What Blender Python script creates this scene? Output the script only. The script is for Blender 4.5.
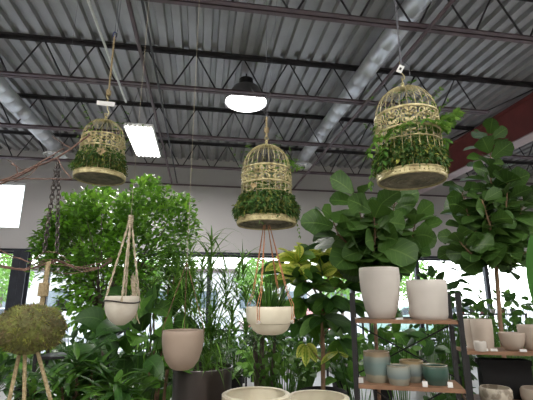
import bpy, math, random
from mathutils import Vector, Matrix, noise
R = math.radians
PI = math.pi
random.seed(7)
for o in list(bpy.data.objects): bpy.data.objects.remove(o)
sc = bpy.context.scene
col = sc.collection

# ------------------------------------------------------------ camera
EYE = Vector((0, 0, 1.6)); YAW = R(9.2); PITCH = R(14.0); F = 400.0
cd = bpy.data.cameras.new('camera'); cam = bpy.data.objects.new('camera', cd); col.objects.link(cam)
cam.location = EYE; cam.rotation_euler = (PI/2 + PITCH, 0, -YAW)
cd.sensor_fit = 'HORIZONTAL'; cd.sensor_width = 36; cd.lens = F/533*36; cd.clip_end = 300
sc.camera = cam
FW = Vector((math.sin(YAW)*math.cos(PITCH), math.cos(YAW)*math.cos(PITCH), math.sin(PITCH)))
RT = Vector((math.cos(YAW), -math.sin(YAW), 0)); UP = RT.cross(FW)
def at(px, py, Y):
    d = FW*F + RT*(px-266.5) + UP*(200-py)
    return EYE + d*(Y/d.y)
def atz(px, py, z):
    d = FW*F + RT*(px-266.5) + UP*(200-py)
    return EYE + d*((z-EYE.z)/d.z)

# ------------------------------------------------------------ world and exposure
w = bpy.data.worlds.new('sky'); sc.world = w; w.use_nodes = True
nt = w.node_tree; bg = nt.nodes['Background']
tc = nt.nodes.new('ShaderNodeTexCoord'); sp = nt.nodes.new('ShaderNodeSeparateXYZ'); cr = nt.nodes.new('ShaderNodeValToRGB')
nt.links.new(tc.outputs['Generated'], sp.inputs[0]); nt.links.new(sp.outputs['Z'], cr.inputs[0]); nt.links.new(cr.outputs[0], bg.inputs[0])
cr.color_ramp.elements[0].color = (.97, .97, .98, 1); cr.color_ramp.elements[1].color = (.78, .87, 1, 1)
bg.inputs[1].default_value = 5.5
vs = sc.view_settings
vs.view_transform = 'Standard'; vs.look = 'None'; vs.gamma = 1; vs.use_curve_mapping = False
vs.exposure = -0.05
LAMP = 66.0          # watts of one tube fixture

# ------------------------------------------------------------ materials
MATS = {}
def mat(name, c, rough=.6, metal=0, c2=None, scale=8, detail=4, bump=0, bscale=40, trans=0, coat=0, lo=.35, hi=.65, obj_rand=0):
    if name in MATS: return MATS[name]
    m = bpy.data.materials.new(name); m.use_nodes = True; n = m.node_tree; L = n.links
    b = n.nodes['Principled BSDF']; b.inputs['Roughness'].default_value = rough; b.inputs['Metallic'].default_value = metal
    b.inputs['Coat Weight'].default_value = coat
    t = n.nodes.new('ShaderNodeTexCoord'); colout = None
    nz = n.nodes.new('ShaderNodeTexNoise'); nz.inputs['Scale'].default_value = scale; nz.inputs['Detail'].default_value = detail
    L.new(t.outputs['Object'], nz.inputs['Vector'])
    rp = n.nodes.new('ShaderNodeValToRGB'); rp.color_ramp.elements[0].position = lo; rp.color_ramp.elements[1].position = hi
    if c2 is None: c2 = tuple(x*.82 for x in c)
    rp.color_ramp.elements[0].color = (*c, 1); rp.color_ramp.elements[1].color = (*c2, 1)
    L.new(nz.outputs[0], rp.inputs[0]); L.new(rp.outputs[0], b.inputs['Base Color'])
    if bump:
        nb = n.nodes.new('ShaderNodeTexNoise'); nb.inputs['Scale'].default_value = bscale; L.new(t.outputs['Object'], nb.inputs['Vector'])
        bp = n.nodes.new('ShaderNodeBump'); bp.inputs['Strength'].default_value = bump; bp.inputs['Distance'].default_value = .01
        L.new(nb.outputs[0], bp.inputs['Height']); L.new(bp.outputs[0], b.inputs['Normal'])
    if trans:
        tr = n.nodes.new('ShaderNodeBsdfTranslucent'); mx = n.nodes.new('ShaderNodeMixShader'); mx.inputs[0].default_value = trans
        hs = n.nodes.new('ShaderNodeHueSaturation'); hs.inputs['Hue'].default_value = .485; hs.inputs['Value'].default_value = 1.5
        L.new(rp.outputs[0], hs.inputs['Color']); L.new(hs.outputs[0], tr.inputs[0])
        L.new(b.outputs[0], mx.inputs[1]); L.new(tr.outputs[0], mx.inputs[2]); L.new(mx.outputs[0], n.nodes['Material Output'].inputs[0])
    MATS[name] = m; return m
def emit(name, c, s):
    m = bpy.data.materials.new(name); m.use_nodes = True; b = m.node_tree.nodes['Principled BSDF']
    b.inputs['Base Color'].default_value = (*c, 1); b.inputs['Emission Color'].default_value = (*c, 1); b.inputs['Emission Strength'].default_value = s
    return m
def banded(name, stops, rough=.3, height=.2, nstr=.08, coat=.3):
    m = bpy.data.materials.new(name); m.use_nodes = True; n = m.node_tree; L = n.links; b = n.nodes['Principled BSDF']
    b.inputs['Roughness'].default_value = rough; b.inputs['Coat Weight'].default_value = coat
    t = n.nodes.new('ShaderNodeTexCoord'); s = n.nodes.new('ShaderNodeSeparateXYZ'); L.new(t.outputs['Object'], s.inputs[0])
    nz = n.nodes.new('ShaderNodeTexNoise'); nz.inputs['Scale'].default_value = 30; L.new(t.outputs['Object'], nz.inputs['Vector'])
    d = n.nodes.new('ShaderNodeMath'); d.operation = 'DIVIDE'; d.inputs[1].default_value = height; L.new(s.outputs['Z'], d.inputs[0])
    a = n.nodes.new('ShaderNodeMath'); a.operation = 'MULTIPLY_ADD'; a.inputs[1].default_value = nstr; L.new(nz.outputs[0], a.inputs[0]); L.new(d.outputs[0], a.inputs[2])
    rp = n.nodes.new('ShaderNodeValToRGB'); L.new(a.outputs[0], rp.inputs[0]); L.new(rp.outputs[0], b.inputs['Base Color'])
    e = rp.color_ramp.elements
    e[0].position = stops[0][0]; e[0].color = (*stops[0][1], 1); e[1].position = stops[-1][0]; e[1].color = (*stops[-1][1], 1)
    for p, c in stops[1:-1]:
        q = e.new(p); q.color = (*c, 1)
    return m
DECK = mat('galvanised deck', (.37, .365, .37), .42, .3, c2=(.30, .295, .30), scale=2.5, bump=.05, bscale=12)
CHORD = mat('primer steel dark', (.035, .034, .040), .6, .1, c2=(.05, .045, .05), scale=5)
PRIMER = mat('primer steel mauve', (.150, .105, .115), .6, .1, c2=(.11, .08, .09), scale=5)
RED = mat('oxide red primer', (.24, .055, .05), .65, 0, c2=(.19, .045, .042), scale=3, bump=.1)
FLANGE = mat('flange painted underlight', (.52, .42, .42), .6, 0, c2=(.42, .32, .33), scale=3)  # pale tone puts light from below into the girder flange colour
DUCTM = mat('spiral duct zinc', (.72, .73, .76), .35, .45, c2=(.60, .61, .64), scale=3)
WALL = mat('wall paint', (.66, .64, .64), .9, 0, c2=(.62, .60, .60), scale=.6, bump=.03)
FLOOR = mat('polished concrete', (.42, .40, .37), .45, 0, c2=(.32, .305, .29), scale=1.6)
BLACK = mat('black powder coat', (.018, .018, .020), .5, .2, c2=(.028, .027, .028), scale=12)
FRAMEM = mat('dark window frame', (.045, .05, .065), .5, .3)
WHITE = mat('white enamel', (.78, .78, .76), .5)
CAGE = mat('antique cream cage metal', (.56, .50, .27), .45, .25, c2=(.30, .24, .11), scale=22, lo=.35, hi=.7)
CAGEIN = mat('weathered tray underside', (.21, .19, .13), .8, .1, c2=(.10, .10, .07), scale=16, bump=.4)
JUTE = mat('jute twine', (.46, .37, .22), .9, 0, c2=(.30, .23, .12), scale=90, bump=.5, bscale=200)
PALEJUTE = mat('pale cotton cord', (.56, .49, .37), .9, 0, c2=(.42, .35, .24), scale=90, bump=.5, bscale=200)
ORANGE = mat('tan leather cord', (.55, .24, .11), .7, 0, c2=(.4, .17, .08), scale=60)
WIRE = mat('grey hanging wire', (.12, .12, .14), .6, .2)
IRON = mat('dark iron chain', (.055, .05, .05), .5, .7, c2=(.12, .10, .09), scale=30)
BARK = mat('brown bark', (.26, .15, .085), .9, 0, c2=(.12, .075, .05), scale=25, bump=.6, bscale=60)
TWIG = mat('reddish twig', (.20, .115, .085), .85, 0, c2=(.10, .06, .05), scale=20, bump=.4)
GREYBARK = mat('grey brown bark', (.19, .155, .125), .9, 0, c2=(.10, .08, .065), scale=25, bump=.6, bscale=60)
SOIL = mat('potting soil', (.035, .024, .016), .95, 0, c2=(.075, .05, .035), scale=40, bump=1, bscale=80)
WOOD = mat('oiled wood board', (.30, .165, .095), .55, 0, c2=(.21, .11, .06), scale=6, bump=.1)
POT_W = mat('matt white ceramic', (.62, .58, .53), .55, 0, c2=(.56, .52, .47), scale=5, bump=.03, coat=.1)
POT_C = mat('cream ceramic', (.74, .69, .54), .5, 0, c2=(.66, .60, .46), scale=9, bump=.05, coat=.1)
POT_T = mat('tan matt ceramic', (.36, .28, .22), .6, 0, c2=(.31, .24, .185), scale=6)
POT_H = mat('off white speckled ceramic', (.66, .62, .53), .5, 0, c2=(.55, .50, .41), scale=14)
POT_S = mat('sandy stone ceramic', (.60, .55, .44), .8, 0, c2=(.40, .35, .26), scale=16, bump=.4)
MARB = mat('marbled cream ceramic', (.60, .54, .44), .5, 0, c2=(.30, .25, .19), scale=14, lo=.47, hi=.56, detail=8)
GUN = mat('gunmetal planter', (.12, .108, .104), .33, .85, c2=(.085, .075, .075), scale=4)
NURS = mat('black nursery plastic', (.010, .010, .011), .8)
GLAZE1 = banded('blue celadon glaze', [(.12, (.30, .28, .21)), (.30, (.33, .31, .23)), (.36, (.16, .225, .21)), (.72, (.145, .21, .20)), (.95, (.23, .26, .22)), (1.0, (.28, .21, .13))], height=.17)
GLAZE2 = banded('pale blue glaze', [(.12, (.27, .255, .205)), (.32, (.30, .285, .22)), (.42, (.17, .225, .23)), (.75, (.25, .29, .265)), (.96, (.29, .29, .24)), (1.03, (.31, .23, .12))], height=.12)
GLAZE3 = banded('dark green glaze', [(.1, (.07, .11, .09)), (.35, (.035, .085, .065)), (.8, (.05, .11, .085)), (.95, (.09, .13, .10)), (1.03, (.2, .17, .10))], height=.12)
def leafm(name, c, c2, trans=.22, rough=.4, scale=6, vein=None):
    m = mat(name, c, rough, 0, c2=c2, scale=scale, trans=trans)
    if vein:
        n = m.node_tree; L = n.links; uv = n.nodes.new('ShaderNodeTexCoord'); sx = n.nodes.new('ShaderNodeSeparateXYZ'); L.new(uv.outputs['UV'], sx.inputs[0])
        def mth(op, a, b=None):
            q = n.nodes.new('ShaderNodeMath'); q.operation = op
            for i, v in enumerate((a, b)):
                if v is None: continue
                if isinstance(v, (int, float)): q.inputs[i].default_value = v
                else: L.new(v, q.inputs[i])
            return q.outputs[0]
        au = mth('ABSOLUTE', mth('SUBTRACT', sx.outputs[0], .5)); mid = mth('LESS_THAN', au, .025)
        ph = mth('FRACT', mth('SUBTRACT', mth('MULTIPLY', sx.outputs[1], 7), mth('MULTIPLY', au, 3.2))); side = mth('MULTIPLY', mth('LESS_THAN', ph, .10), .55)
        if vein[1]: side = mth('MULTIPLY', mth('GREATER_THAN', mth('ADD', au, mth('MULTIPLY', ph, .12)), .30), .9)
        f = mth('MAXIMUM', mid, side); mx = n.nodes.new('ShaderNodeMixRGB'); L.new(f, mx.inputs[0]); mx.inputs[2].default_value = (*vein[0], 1)
        rp = [q for q in n.nodes if q.type == 'VALTORGB'][0]; tg = [l.to_socket for l in rp.outputs[0].links]
        for k in tg: L.new(mx.outputs[0], k)
        L.new(rp.outputs[0], mx.inputs[1])
    return m
LF_BRIGHT = leafm('bright ficus leaf', (.20, .44, .04), (.10, .27, .03), .3, .38, 9)
LF_DARK = leafm('dark green leaf', (.016, .060, .010), (.038, .11, .018), .2, .42, 7, vein=((.06, .15, .03), 0))
LF_MID = leafm('mid green leaf', (.045, .13, .018), (.10, .24, .03), .28, .42, 7, vein=((.13, .27, .05), 0))
LF_FIG = leafm('fiddle leaf fig leaf', (.028, .075, .014), (.065, .150, .024), .22, .48, 3, vein=((.12, .22, .05), 0))
LF_LIME = leafm('lime variegated leaf', (.18, .33, .03), (.34, .46, .05), .3, .4, 9, vein=((.62, .66, .14), 1))
LF_GRASS = leafm('grassy leaf', (.09, .22, .03), (.18, .36, .06), .3, .45, 5)
LF_MOSS = leafm('cage moss green', (.025, .075, .012), (.06, .15, .02), .2, .7, 20)
LF_VINE = leafm('vine leaf yellow green', (.18, .33, .05), (.09, .22, .04), .3, .45, 20)
LF_OLIVE = leafm('olive moss strand', (.28, .30, .05), (.10, .12, .03), .15, .8, 20)
LF_BANANA = leafm('fresh banana leaf', (.05, .18, .03), (.04, .14, .02), .35, .4, 5)
MOSSB = mat('moss ball olive', (.17, .19, .045), .95, 0, c2=(.085, .085, .035), scale=12, bump=1, bscale=50, detail=8)
TUBE = emit('lit tube', (1, .98, .95), 14)
LENS = emit('lit lamp lens', (1, .98, .97), 7)
CLEAR = mat('frosted lamp bell', (.20, .20, .215), .3, .3)
ASPH = mat('car park asphalt', (.45, .45, .47), .9, 0, c2=(.38, .38, .40), scale=2)

# ------------------------------------------------------------ mesh builder
class MB:
    def __init__(s): s.v = []; s.f = []; s.m = []; s.cur = 0; s.uv = {}
    def add(s, vs_, fs):
        n = len(s.v); s.v += [Vector(p) for p in vs_]; s.f += [tuple(i+n for i in f) for f in fs]; s.m += [s.cur]*len(fs)
    def box(s, c, d, rot=None):
        c = Vector(c); hx, hy, hz = d[0]/2, d[1]/2, d[2]/2
        p = [Vector((x, y, z)) for z in (-hz, hz) for y in (-hy, hy) for x in (-hx, hx)]
        if rot is not None: p = [rot @ q for q in p]
        s.add([c+q for q in p], [(0, 2, 3, 1), (4, 5, 7, 6), (0, 1, 5, 4), (2, 6, 7, 3), (0, 4, 6, 2), (1, 3, 7, 5)])
    def beam(s, a, b, wd, ht):
        a = Vector(a); b = Vector(b); d = b-a; q = d.to_track_quat('X', 'Z').to_matrix()
        s.box((a+b)/2, (d.length, wd, ht), q)
    def tube(s, pts, r, seg=8, cap=True, closed=False):
        pts = [Vector(p) for p in pts]; n = len(pts)
        rr = r if isinstance(r, (list, tuple)) else [r]*n
        rings = []; ref = None
        for i, p in enumerate(pts):
            if closed: t = pts[(i+1) % n]-pts[i-1]
            else: t = pts[min(i+1, n-1)]-pts[max(i-1, 0)]
            if t.length < 1e-9: t = Vector((0, 0, 1))
            t.normalize()
            if ref is None: ref = Vector((0, 0, 1)) if abs(t.z) < .9 else Vector((1, 0, 0))
            u = ref - t*ref.dot(t)
            if u.length < 1e-6: u = t.orthogonal()
            u.normalize(); ref = u; v = t.cross(u)
            rings.append([p+(u*math.cos(2*PI*k/seg)+v*math.sin(2*PI*k/seg))*rr[i] for k in range(seg)])
        vs_ = [q for rg in rings for q in rg]; fs = []
        for i in range(n if closed else n-1):
            j = (i+1) % n
            for k in range(seg):
                k2 = (k+1) % seg; fs.append((i*seg+k, i*seg+k2, j*seg+k2, j*seg+k))
        if cap and not closed: fs += [tuple(range(seg))[::-1], tuple((n-1)*seg+k for k in range(seg))]
        s.add(vs_, fs)
    def lathe(s, prof, seg=40, c=(0, 0, 0), closed=False):
        c = Vector(c); vs_ = []; fs = []; n = len(prof)
        for r, z in prof:
            for k in range(seg):
                a = 2*PI*k/seg; vs_.append(c+Vector((r*math.cos(a), r*math.sin(a), z)))
        for i in range(n if closed else n-1):
            j = (i+1) % n
            for k in range(seg):
                k2 = (k+1) % seg; fs.append((i*seg+k, i*seg+k2, j*seg+k2, j*seg+k))
        s.add(vs_, fs)
    def leaf(s, base, d, nrm, L, W, kind='oval', droop=.3, fold=.15, n=4, twist=0, wave=0):
        """a bent, folded blade: three vertices across, n segments long"""
        d = Vector(d).normalized(); nrm = Vector(nrm)
        side = d.cross(nrm)
        if side.length < 1e-4: side = d.orthogonal()
        side.normalize(); up = side.cross(d).normalized()
        p = Vector(base); vs_ = []; g = Vector((0, 0, -1)); ph = random.random()*6
        for i in range(n+1):
            t = i/n
            if kind == 'oval': wv = math.sin(PI*min(1, t*.96+.04))**.75
            elif kind == 'fiddle': wv = max(0.0, math.sin(PI*(t**1.35*.95+.03)))**.62*(1-.16*math.sin(PI*min(1, t/.62))**2 + .12*t)
            elif kind == 'heart': wv = math.sin(PI*(t**.62*.96+.03))**.7
            else: wv = (math.sin(PI*(t*.55+.42)) if t < 1 else .0)*(1-t**3)+.03
            if wave: wv *= 1+wave*math.sin(ph+t*14)
            h = W*.5*wv; e = fold*h
            vs_ += [p-side*h+up*e+up*(wave*.03*math.sin(ph+t*9)), p.copy(), p+side*h+up*e-up*(wave*.03*math.sin(ph+t*9))]
            d = (d+g*droop/n).normalized(); side = (side-d*side.dot(d)).normalized(); up = side.cross(d).normalized()
            p = p+d*(L/n)
        b_ = len(s.v)
        for i in range(n+1):
            for k in range(3): s.uv[b_+i*3+k] = (k/2, i/n)
        fs = []
        for i in range(n):
            a = i*3; fs += [(a, a+1, a+4, a+3), (a+1, a+2, a+5, a+4)]
        s.add(vs_, fs)
    def build(s, name, m, parent=None, loc=None, smooth=True, solid=0):
        me = bpy.data.meshes.new(name)
        o_ = Vector(loc) if loc is not None else Vector((0, 0, 0))
        me.from_pydata([tuple(p) for p in s.v], [], s.f); me.update()
        ms = m if isinstance(m, (list, tuple)) else [m]
        if s.uv:
            ul = me.uv_layers.new(name='leaf'); vi = [0]*len(me.loops); me.loops.foreach_get('vertex_index', vi); fl_ = []
            for k in vi: fl_ += s.uv.get(k, (.2, 0))
            ul.data.foreach_set('uv', fl_)
        for q in ms: me.materials.append(q)
        if len(ms) > 1: me.polygons.foreach_set('material_index', s.m)
        if smooth:
            me.polygons.foreach_set('use_smooth', [True]*len(me.polygons))
            me.set_sharp_from_angle(angle=R(38))
        o = bpy.data.objects.new(name, me); col.objects.link(o); o.location = o_
        if parent: o.parent = parent
        return o
def tag(o, label=None, cat=None, group=None, kind=None):
    if label: o['label'] = label
    if cat: o['category'] = cat
    if group: o['group'] = group
    if kind: o['kind'] = kind
    return o
def thing(name, loc, label, cat, group=None, rz=0):
    o = bpy.data.objects.new(name, None); col.objects.link(o); o.location = loc; o.rotation_euler = (0, 0, rz); o.empty_display_size = .1
    return tag(o, label, cat, group)
KIDS = {}
def copy_tree(o, parent=None):
    c = o.copy(); col.objects.link(c); c.parent = parent
    for ch in list(o.children): copy_tree(ch, c)
    return c
def struct(mb, name, m, smooth=False): return tag(mb.build(name, m, smooth=smooth), kind='structure')
def rv(a=1): 
    while True:
        v = Vector((random.uniform(-1, 1), random.uniform(-1, 1), random.uniform(-1, 1)))
        if .05 < v.length <= 1: return v*a

# ============================================================ THE SETTING
X0, X1, YR, YW, H = -7.0, 9.6, -5.0, 9.8, 5.1
m = MB(); m.box(((X0+X1)/2, (YR+YW)/2, -.05), (X1-X0+.4, YW-YR+.4, .1)); struct(m, 'floor', FLOOR)
# ceiling: ribbed steel deck running away from the camera, real folded profile
m = MB(); x = X0-.1; prof = []
while x < X1+.1:
    prof += [(x, H+.012), (x+.018, H-.045), (x+.118, H-.045), (x+.136, H+.012)]; x += .2
prof.append((X1+.1, H+.012))
vs_ = []; fs = []
for yy in (YR-.1, YW+.2):
    for a, b in prof: vs_.append((a, yy, b))
n = len(prof); fs = [(i, i+1, n+i+1, n+i) for i in range(n-1)]
m.add(vs_, fs); m.box(((X0+X1)/2, (YR+YW)/2+.05, H+.12), (X1-X0+.4, YW-YR+.5, .18)); struct(m, 'ceiling', DECK)
# back wall with the storefront band and one high window
HEAD, SILL, WT = 2.66, .42, .2
hx0, hx1, hz0, hz1 = -6.6, at(23, 205, YW).x, at(23, 229, YW).z, at(23, 183, YW).z
m = MB()
def wallbox(a, b, z0, z1): m.box(((a+b)/2, YW+WT/2, (z0+z1)/2), (b-a, WT, z1-z0))
wallbox(X0-.2, X1+.2, 0, SILL); wallbox(X0-.2, hx0, HEAD, H); wallbox(hx1, X1+.2, HEAD, H)
wallbox(hx0, hx1, HEAD, hz0); wallbox(hx0, hx1, hz1, H)
struct(m, 'wall_back', WALL)
m = MB(); m.box((X0-.1, (YR+YW)/2, H/2), (.2, YW-YR, H)); struct(m, 'wall_left', WALL)
m = MB(); m.box((X1+.1, (YR+YW)/2, H/2), (.2, YW-YR, H)); struct(m, 'wall_right', WALL)
m = MB(); m.box(((X0+X1)/2, YR-.1, H/2), (X1-X0+.4, .2, H)); struct(m, 'wall_rear', WALL)
glass = bpy.data.materials.new('window glass'); glass.use_nodes = True
g = glass.node_tree; gb = g.nodes['Principled BSDF']; 
tb = g.nodes.new('ShaderNodeBsdfTransparent'); gl = g.nodes.new('ShaderNodeBsdfGlossy'); gl.inputs['Roughness'].default_value = .03; mx = g.nodes.new('ShaderNodeMixShader')
mx.inputs[0].default_value = .06; tb.inputs[0].default_value = (.96, .98, .97, 1)
g.links.new(tb.outputs[0], mx.inputs[1]); g.links.new(gl.outputs[0], mx.inputs[2]); g.links.new(mx.outputs[0], g.nodes['Material Output'].inputs[0])
# storefront windows, bay by bay
bays = [X0, -5.2, -3.42, -1.6, .2, 2.0, 3.8, 5.6, 7.6, X1]
for i in range(len(bays)-1):
    a, b = bays[i], bays[i+1]
    m = MB(); t = .05
    m.box(((a+b)/2, YW+.08, HEAD-t/2), (b-a, .1, t)); m.box(((a+b)/2, YW+.08, SILL+t/2), (b-a, .1, t))
    m.box((a+t/2, YW+.08, (HEAD+SILL)/2), (t, .1, HEAD-SILL-2*t)); m.box((b-t/2, YW+.08, (HEAD+SILL)/2), (t, .1, HEAD-SILL-2*t))
    fr = struct(m, 'window_%d' % (i+1), FRAMEM)
    m = MB(); m.box(((a+b)/2, YW+.08, (HEAD+SILL)/2), (b-a-.1, .012, HEAD-SILL-.1)); m.build('pane', glass, fr, smooth=False)
m = MB(); t = .04
m.box(((hx0+hx1)/2, YW+.08, hz1-t/2), (hx1-hx0, .08, t)); m.box(((hx0+hx1)/2, YW+.08, hz0+t/2), (hx1-hx0, .08, t))
m.box((hx0+t/2, YW+.08, (hz0+hz1)/2), (t, .08, hz1-hz0-2*t)); m.box((hx1-t/2, YW+.08, (hz0+hz1)/2), (t, .08, hz1-hz0-2*t))
fr = struct(m, 'window_10', WHITE); m = MB(); m.box(((hx0+hx1)/2, YW+.08, (hz0+hz1)/2), (hx1-hx0-.08, .012, hz1-hz0-.08)); m.build('pane', glass, fr, smooth=False)
m = MB(); m.box(((X0+X1)/2, YW-.03, SILL+.02), (X1-X0, .06, .04)); struct(m, 'trim_1', WHITE)
m = MB(); m.box(((X0+X1)/2, YW-.03, HEAD+.03), (X1-X0, .05, .05)); struct(m, 'trim_2', FRAMEM)
# dark steel column in front of the glazing
p = at(22, 262, 9.55); m = MB()
m.box((p.x, 9.55, HEAD/2), (.025+.0, .26, HEAD)); m.box((p.x, 9.44, HEAD/2), (.30, .025, HEAD)); m.box((p.x, 9.66, HEAD/2), (.30, .025, HEAD))
tag(m.build('column', FRAMEM, smooth=False), 'dark blue grey steel column standing before the storefront glass at far left', 'column')

# ------------------------------------------------------------ roof joists
DJ = .60
JY = [1.72, 3.44, 5.17, 6.9, 8.62]
jl = ['steel roof joist crossing the very top edge of the photo', 'steel roof joist, second from the top of the photo, left of the red girder', 'steel roof joist whose lower chord crosses the round lamp',
      'steel roof joist just behind the lit tube fixture', 'steel roof joist nearest the back wall']
GX = atz(533, 97, H-.12).x; GB = .14
def joist(y, x0, x1, label, group, blr=.35):
    t = thing('roof_joist', (x0, y, H-.045-DJ), label, 'roof joist', group)
    L = x1-x0
    m = MB()
    for s_ in (-1, 1): m.box((L/2, s_*.035, DJ-.006), (L, .05, .008)); m.box((L/2, s_*.014, DJ-.03), (L, .008, .05))
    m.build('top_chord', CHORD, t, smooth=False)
    m = MB(); bl = .35
    for s_ in (-1, 1): m.box(((bl+L-blr)/2, s_*.035, .004), (L-bl-blr, .05, .008)); m.box(((bl+L-blr)/2, s_*.014, .028), (L-bl-blr, .008, .045))
    m.build('bottom_chord', PRIMER, t, smooth=False)
    k = 0; pit = .68; xx = bl
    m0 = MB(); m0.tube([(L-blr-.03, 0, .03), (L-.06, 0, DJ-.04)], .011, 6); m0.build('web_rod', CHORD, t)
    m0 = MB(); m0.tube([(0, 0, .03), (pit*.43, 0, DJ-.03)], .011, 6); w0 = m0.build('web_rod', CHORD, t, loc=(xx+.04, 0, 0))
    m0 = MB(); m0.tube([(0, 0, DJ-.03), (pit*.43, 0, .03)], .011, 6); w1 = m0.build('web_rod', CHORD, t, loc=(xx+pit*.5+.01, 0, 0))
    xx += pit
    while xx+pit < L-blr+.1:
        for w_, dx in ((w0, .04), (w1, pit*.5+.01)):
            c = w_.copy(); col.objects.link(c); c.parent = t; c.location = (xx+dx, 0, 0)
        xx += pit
    return t
for y, l in zip(JY, jl): joist(y, X0, GX-.06, l, 'roof joists left of the girder', GX-.06-atz(481, 117.5, H-.045-DJ).x)
for y, l in zip(JY[1:], ['steel joist right of the red girder, nearest the camera', 'second steel joist right of the red girder', 'third steel joist right of the red girder, above the tall fig', 'steel joist right of the red girder by the back wall']): joist(y, GX+.06, X1, l, 'roof joists right of the girder')
# red girder
t = thing('roof_girder', (GX, YR, H-.045-DJ-.0), 'deep red oxide I-beam girder running to the back wall at right', 'girder')
m = MB(); Lg = YW-YR
m.box((0, Lg/2, (DJ-.07-GB)/2), (.012, Lg, DJ-.05+GB)); m.box((0, Lg/2, DJ-.06), (.2, Lg, .02)); m.build('web', RED, t, smooth=False)
m = MB(); m.box((0, Lg/2, -GB), (.28, Lg, .022)); tag(m.build('bottom_flange', FLANGE, t, smooth=False), 'pale pinkish lower flange')

# ducts
def duct(X, z, r, y0, y1, label, r2=None, ysw=None):
    t = thing('air_duct', (X, y0, z), label, 'duct', 'spiral air ducts')
    m = MB(); L = y1-y0; prof = []
    y = 0
    n = int(L/.3)
    pts = []; rr = []
    for i in range(n+1):
        yy = L*i/n; q = r if (r2 is None or yy+y0 < ysw) else r2
        pts += [(0, yy, 0), (0, yy+.008, 0), (0, yy+.016, 0)]; rr += [q, q+.003, q]
    m.tube(pts, rr, 24); m.build('pipe', DUCTM, t)
    q = r2 or r; m = MB(); m.tube([(0, L-.05, 0), (0, L+.0, -.0), (0, L+.08, -.03), (0, L+.14, -.08), (0, L+.16, -.15)], q+.004, 20); el = m.build('elbow', DUCTM, t)
    m = MB(); zz = -.17
    m.lathe([(.05, zz+.0), (.10, zz-.0), (.10, zz-.02), (.05, zz-.02)], 28, (0, L+.16, 0), closed=True)
    m.lathe([(q, zz+.08), (.21, zz+.02), (.235, zz), (.215, zz-.012), (q-.02, zz+.05)], 32, (0, L+.16, 0), closed=True)
    for k in range(4):
        a = k*PI/2; m.beam(Vector((.06*math.cos(a), L+.16+.06*math.sin(a), zz-.01)), Vector((.2*math.cos(a), L+.16+.2*math.sin(a), zz+.0)), .01, .01)
    tag(m.build('diffuser', mat('bright white diffuser', (.93, .93, .92), .4, c2=(.9, .9, .89)), el), 'round white ring diffuser')
    for yy in (1.6, 4.4, 7.2):
        if yy < L: m = MB(); m.tube([(0, yy, r), (0, yy, H-z)], .006, 6); m.build('hanger_rod', WIRE, t)
    return t
duct(atz(352, 91, 4.80).x, 4.80, .125, YR+.3, 8.45, 'galvanised round duct running from top centre right down to mid ceiling')
duct(atz(28, 118, 4.74).x, 4.74, .155, YR+.3, 8.45, 'galvanised round duct in the upper left corner', .14, 6.2)

# pipes and conduits
def pipe(a, b, r, mtl, label, name='conduit_pipe', group=None, cat='pipe'):
    m = MB(); m.tube([a, b], r, 10); o = m.build(name, mtl, loc=None); return tag(o, label, cat, group)
z = 4.36
a = atz(88, 0, z); pipe((a.x, YR+.2, z), (a.x, 5.5, z), .014, WHITE, 'thin white conduit running from top left towards the lit tube fixture')
a = atz(128, 0, 4.42); pipe((a.x, YR+.2, 4.42), (a.x, YW-.02, 4.42), .022, PRIMER, 'dark mauve pipe just right of the white conduit')
a = atz(142, 0, 4.42); pipe((a.x, YR+.2, 4.42), (a.x, YW-.02, 4.42), .014, CHORD, 'thin black pipe beside the dark mauve pipe')
a = atz(453, 0, 4.40); pipe((a.x, YR+.2, 4.40), (a.x, YW-.02, 4.40), .022, PRIMER, 'brown sprinkler pipe right of the big central duct')
a = at(110, 181, 9.7); m = MB(); m.tube([(-3.4, 9.75, a.z), (X1-.3, 9.75, a.z)], .022, 8); tag(m.build('wall_pipe', PRIMER), 'thin dark pipe running level across the upper back wall', 'pipe')

# ------------------------------------------------------------ lamps
def area(parent, sx, sy, W, z=-.03):
    ld = bpy.data.lights.new('lamp_light', 'AREA'); ld.shape = 'RECTANGLE'; ld.size = sx; ld.size_y = sy; ld.energy = W; ld.color = (1, .965, .92)
    o = bpy.data.objects.new('lamp_light', ld); col.objects.link(o); o.parent = parent; o.location = (0, 0, z); return o
def troffer(loc, label, rz=0, W=LAMP, ln=1.22):
    t = thing('tube_light_fixture', loc, label, 'ceiling light', 'fluorescent tube fixtures', rz)
    m = MB(); m.box((0, 0, .065), (.44, ln, .03)); m.box((-.225, 0, .035), (.012, ln, .07)); m.box((.225, 0, .035), (.012, ln, .07))
    m.box((0, -ln/2, .04), (.44, .015, .06)); m.box((0, ln/2, .04), (.44, .015, .06)); m.build('housing', WHITE, t, smooth=False)
    for k in range(6):
        m = MB(); xk = -.18+.072*k; m.tube([(xk, -ln/2-.02, .02), (xk, ln/2+.02, .02)], .016, 10); tb = m.build('tube', TUBE, t)
        for s_ in (-1, 1): m = MB(); m.tube([(xk, s_*(ln/2+.02), .02), (xk, s_*(ln/2+.05), .02)], .017, 8); m.build('end_cap', WHITE, tb)
    for sx, sy in ((-.2, -.5), (.2, -.5), (-.2, .5), (.2, .5)):
        m = MB(); m.tube([(sx, sy*ln*.9, .08), (sx*.2, sy*ln*.9, H-.045-loc[2])], .003, 5); m.build('hanger_wire', WIRE, t)
    area(t, .4, ln, W)
    return t
p = atz(144, 143.5, 4.28)
troffer((p.x, p.y, 4.28), 'glaring six-tube hanging light fixture over the bushy ficus tree', 0, LAMP*2.0, 1.35)
added_fixtures = [(-3.9, 1.2), (-1.3, .2), (1.4, -.6), (4.0, .8), (7.3, 2.5), (-2.0, -2.6), (2.9, -2.8)]  # unseen fixtures added to light the fronts of pots and plants
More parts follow.
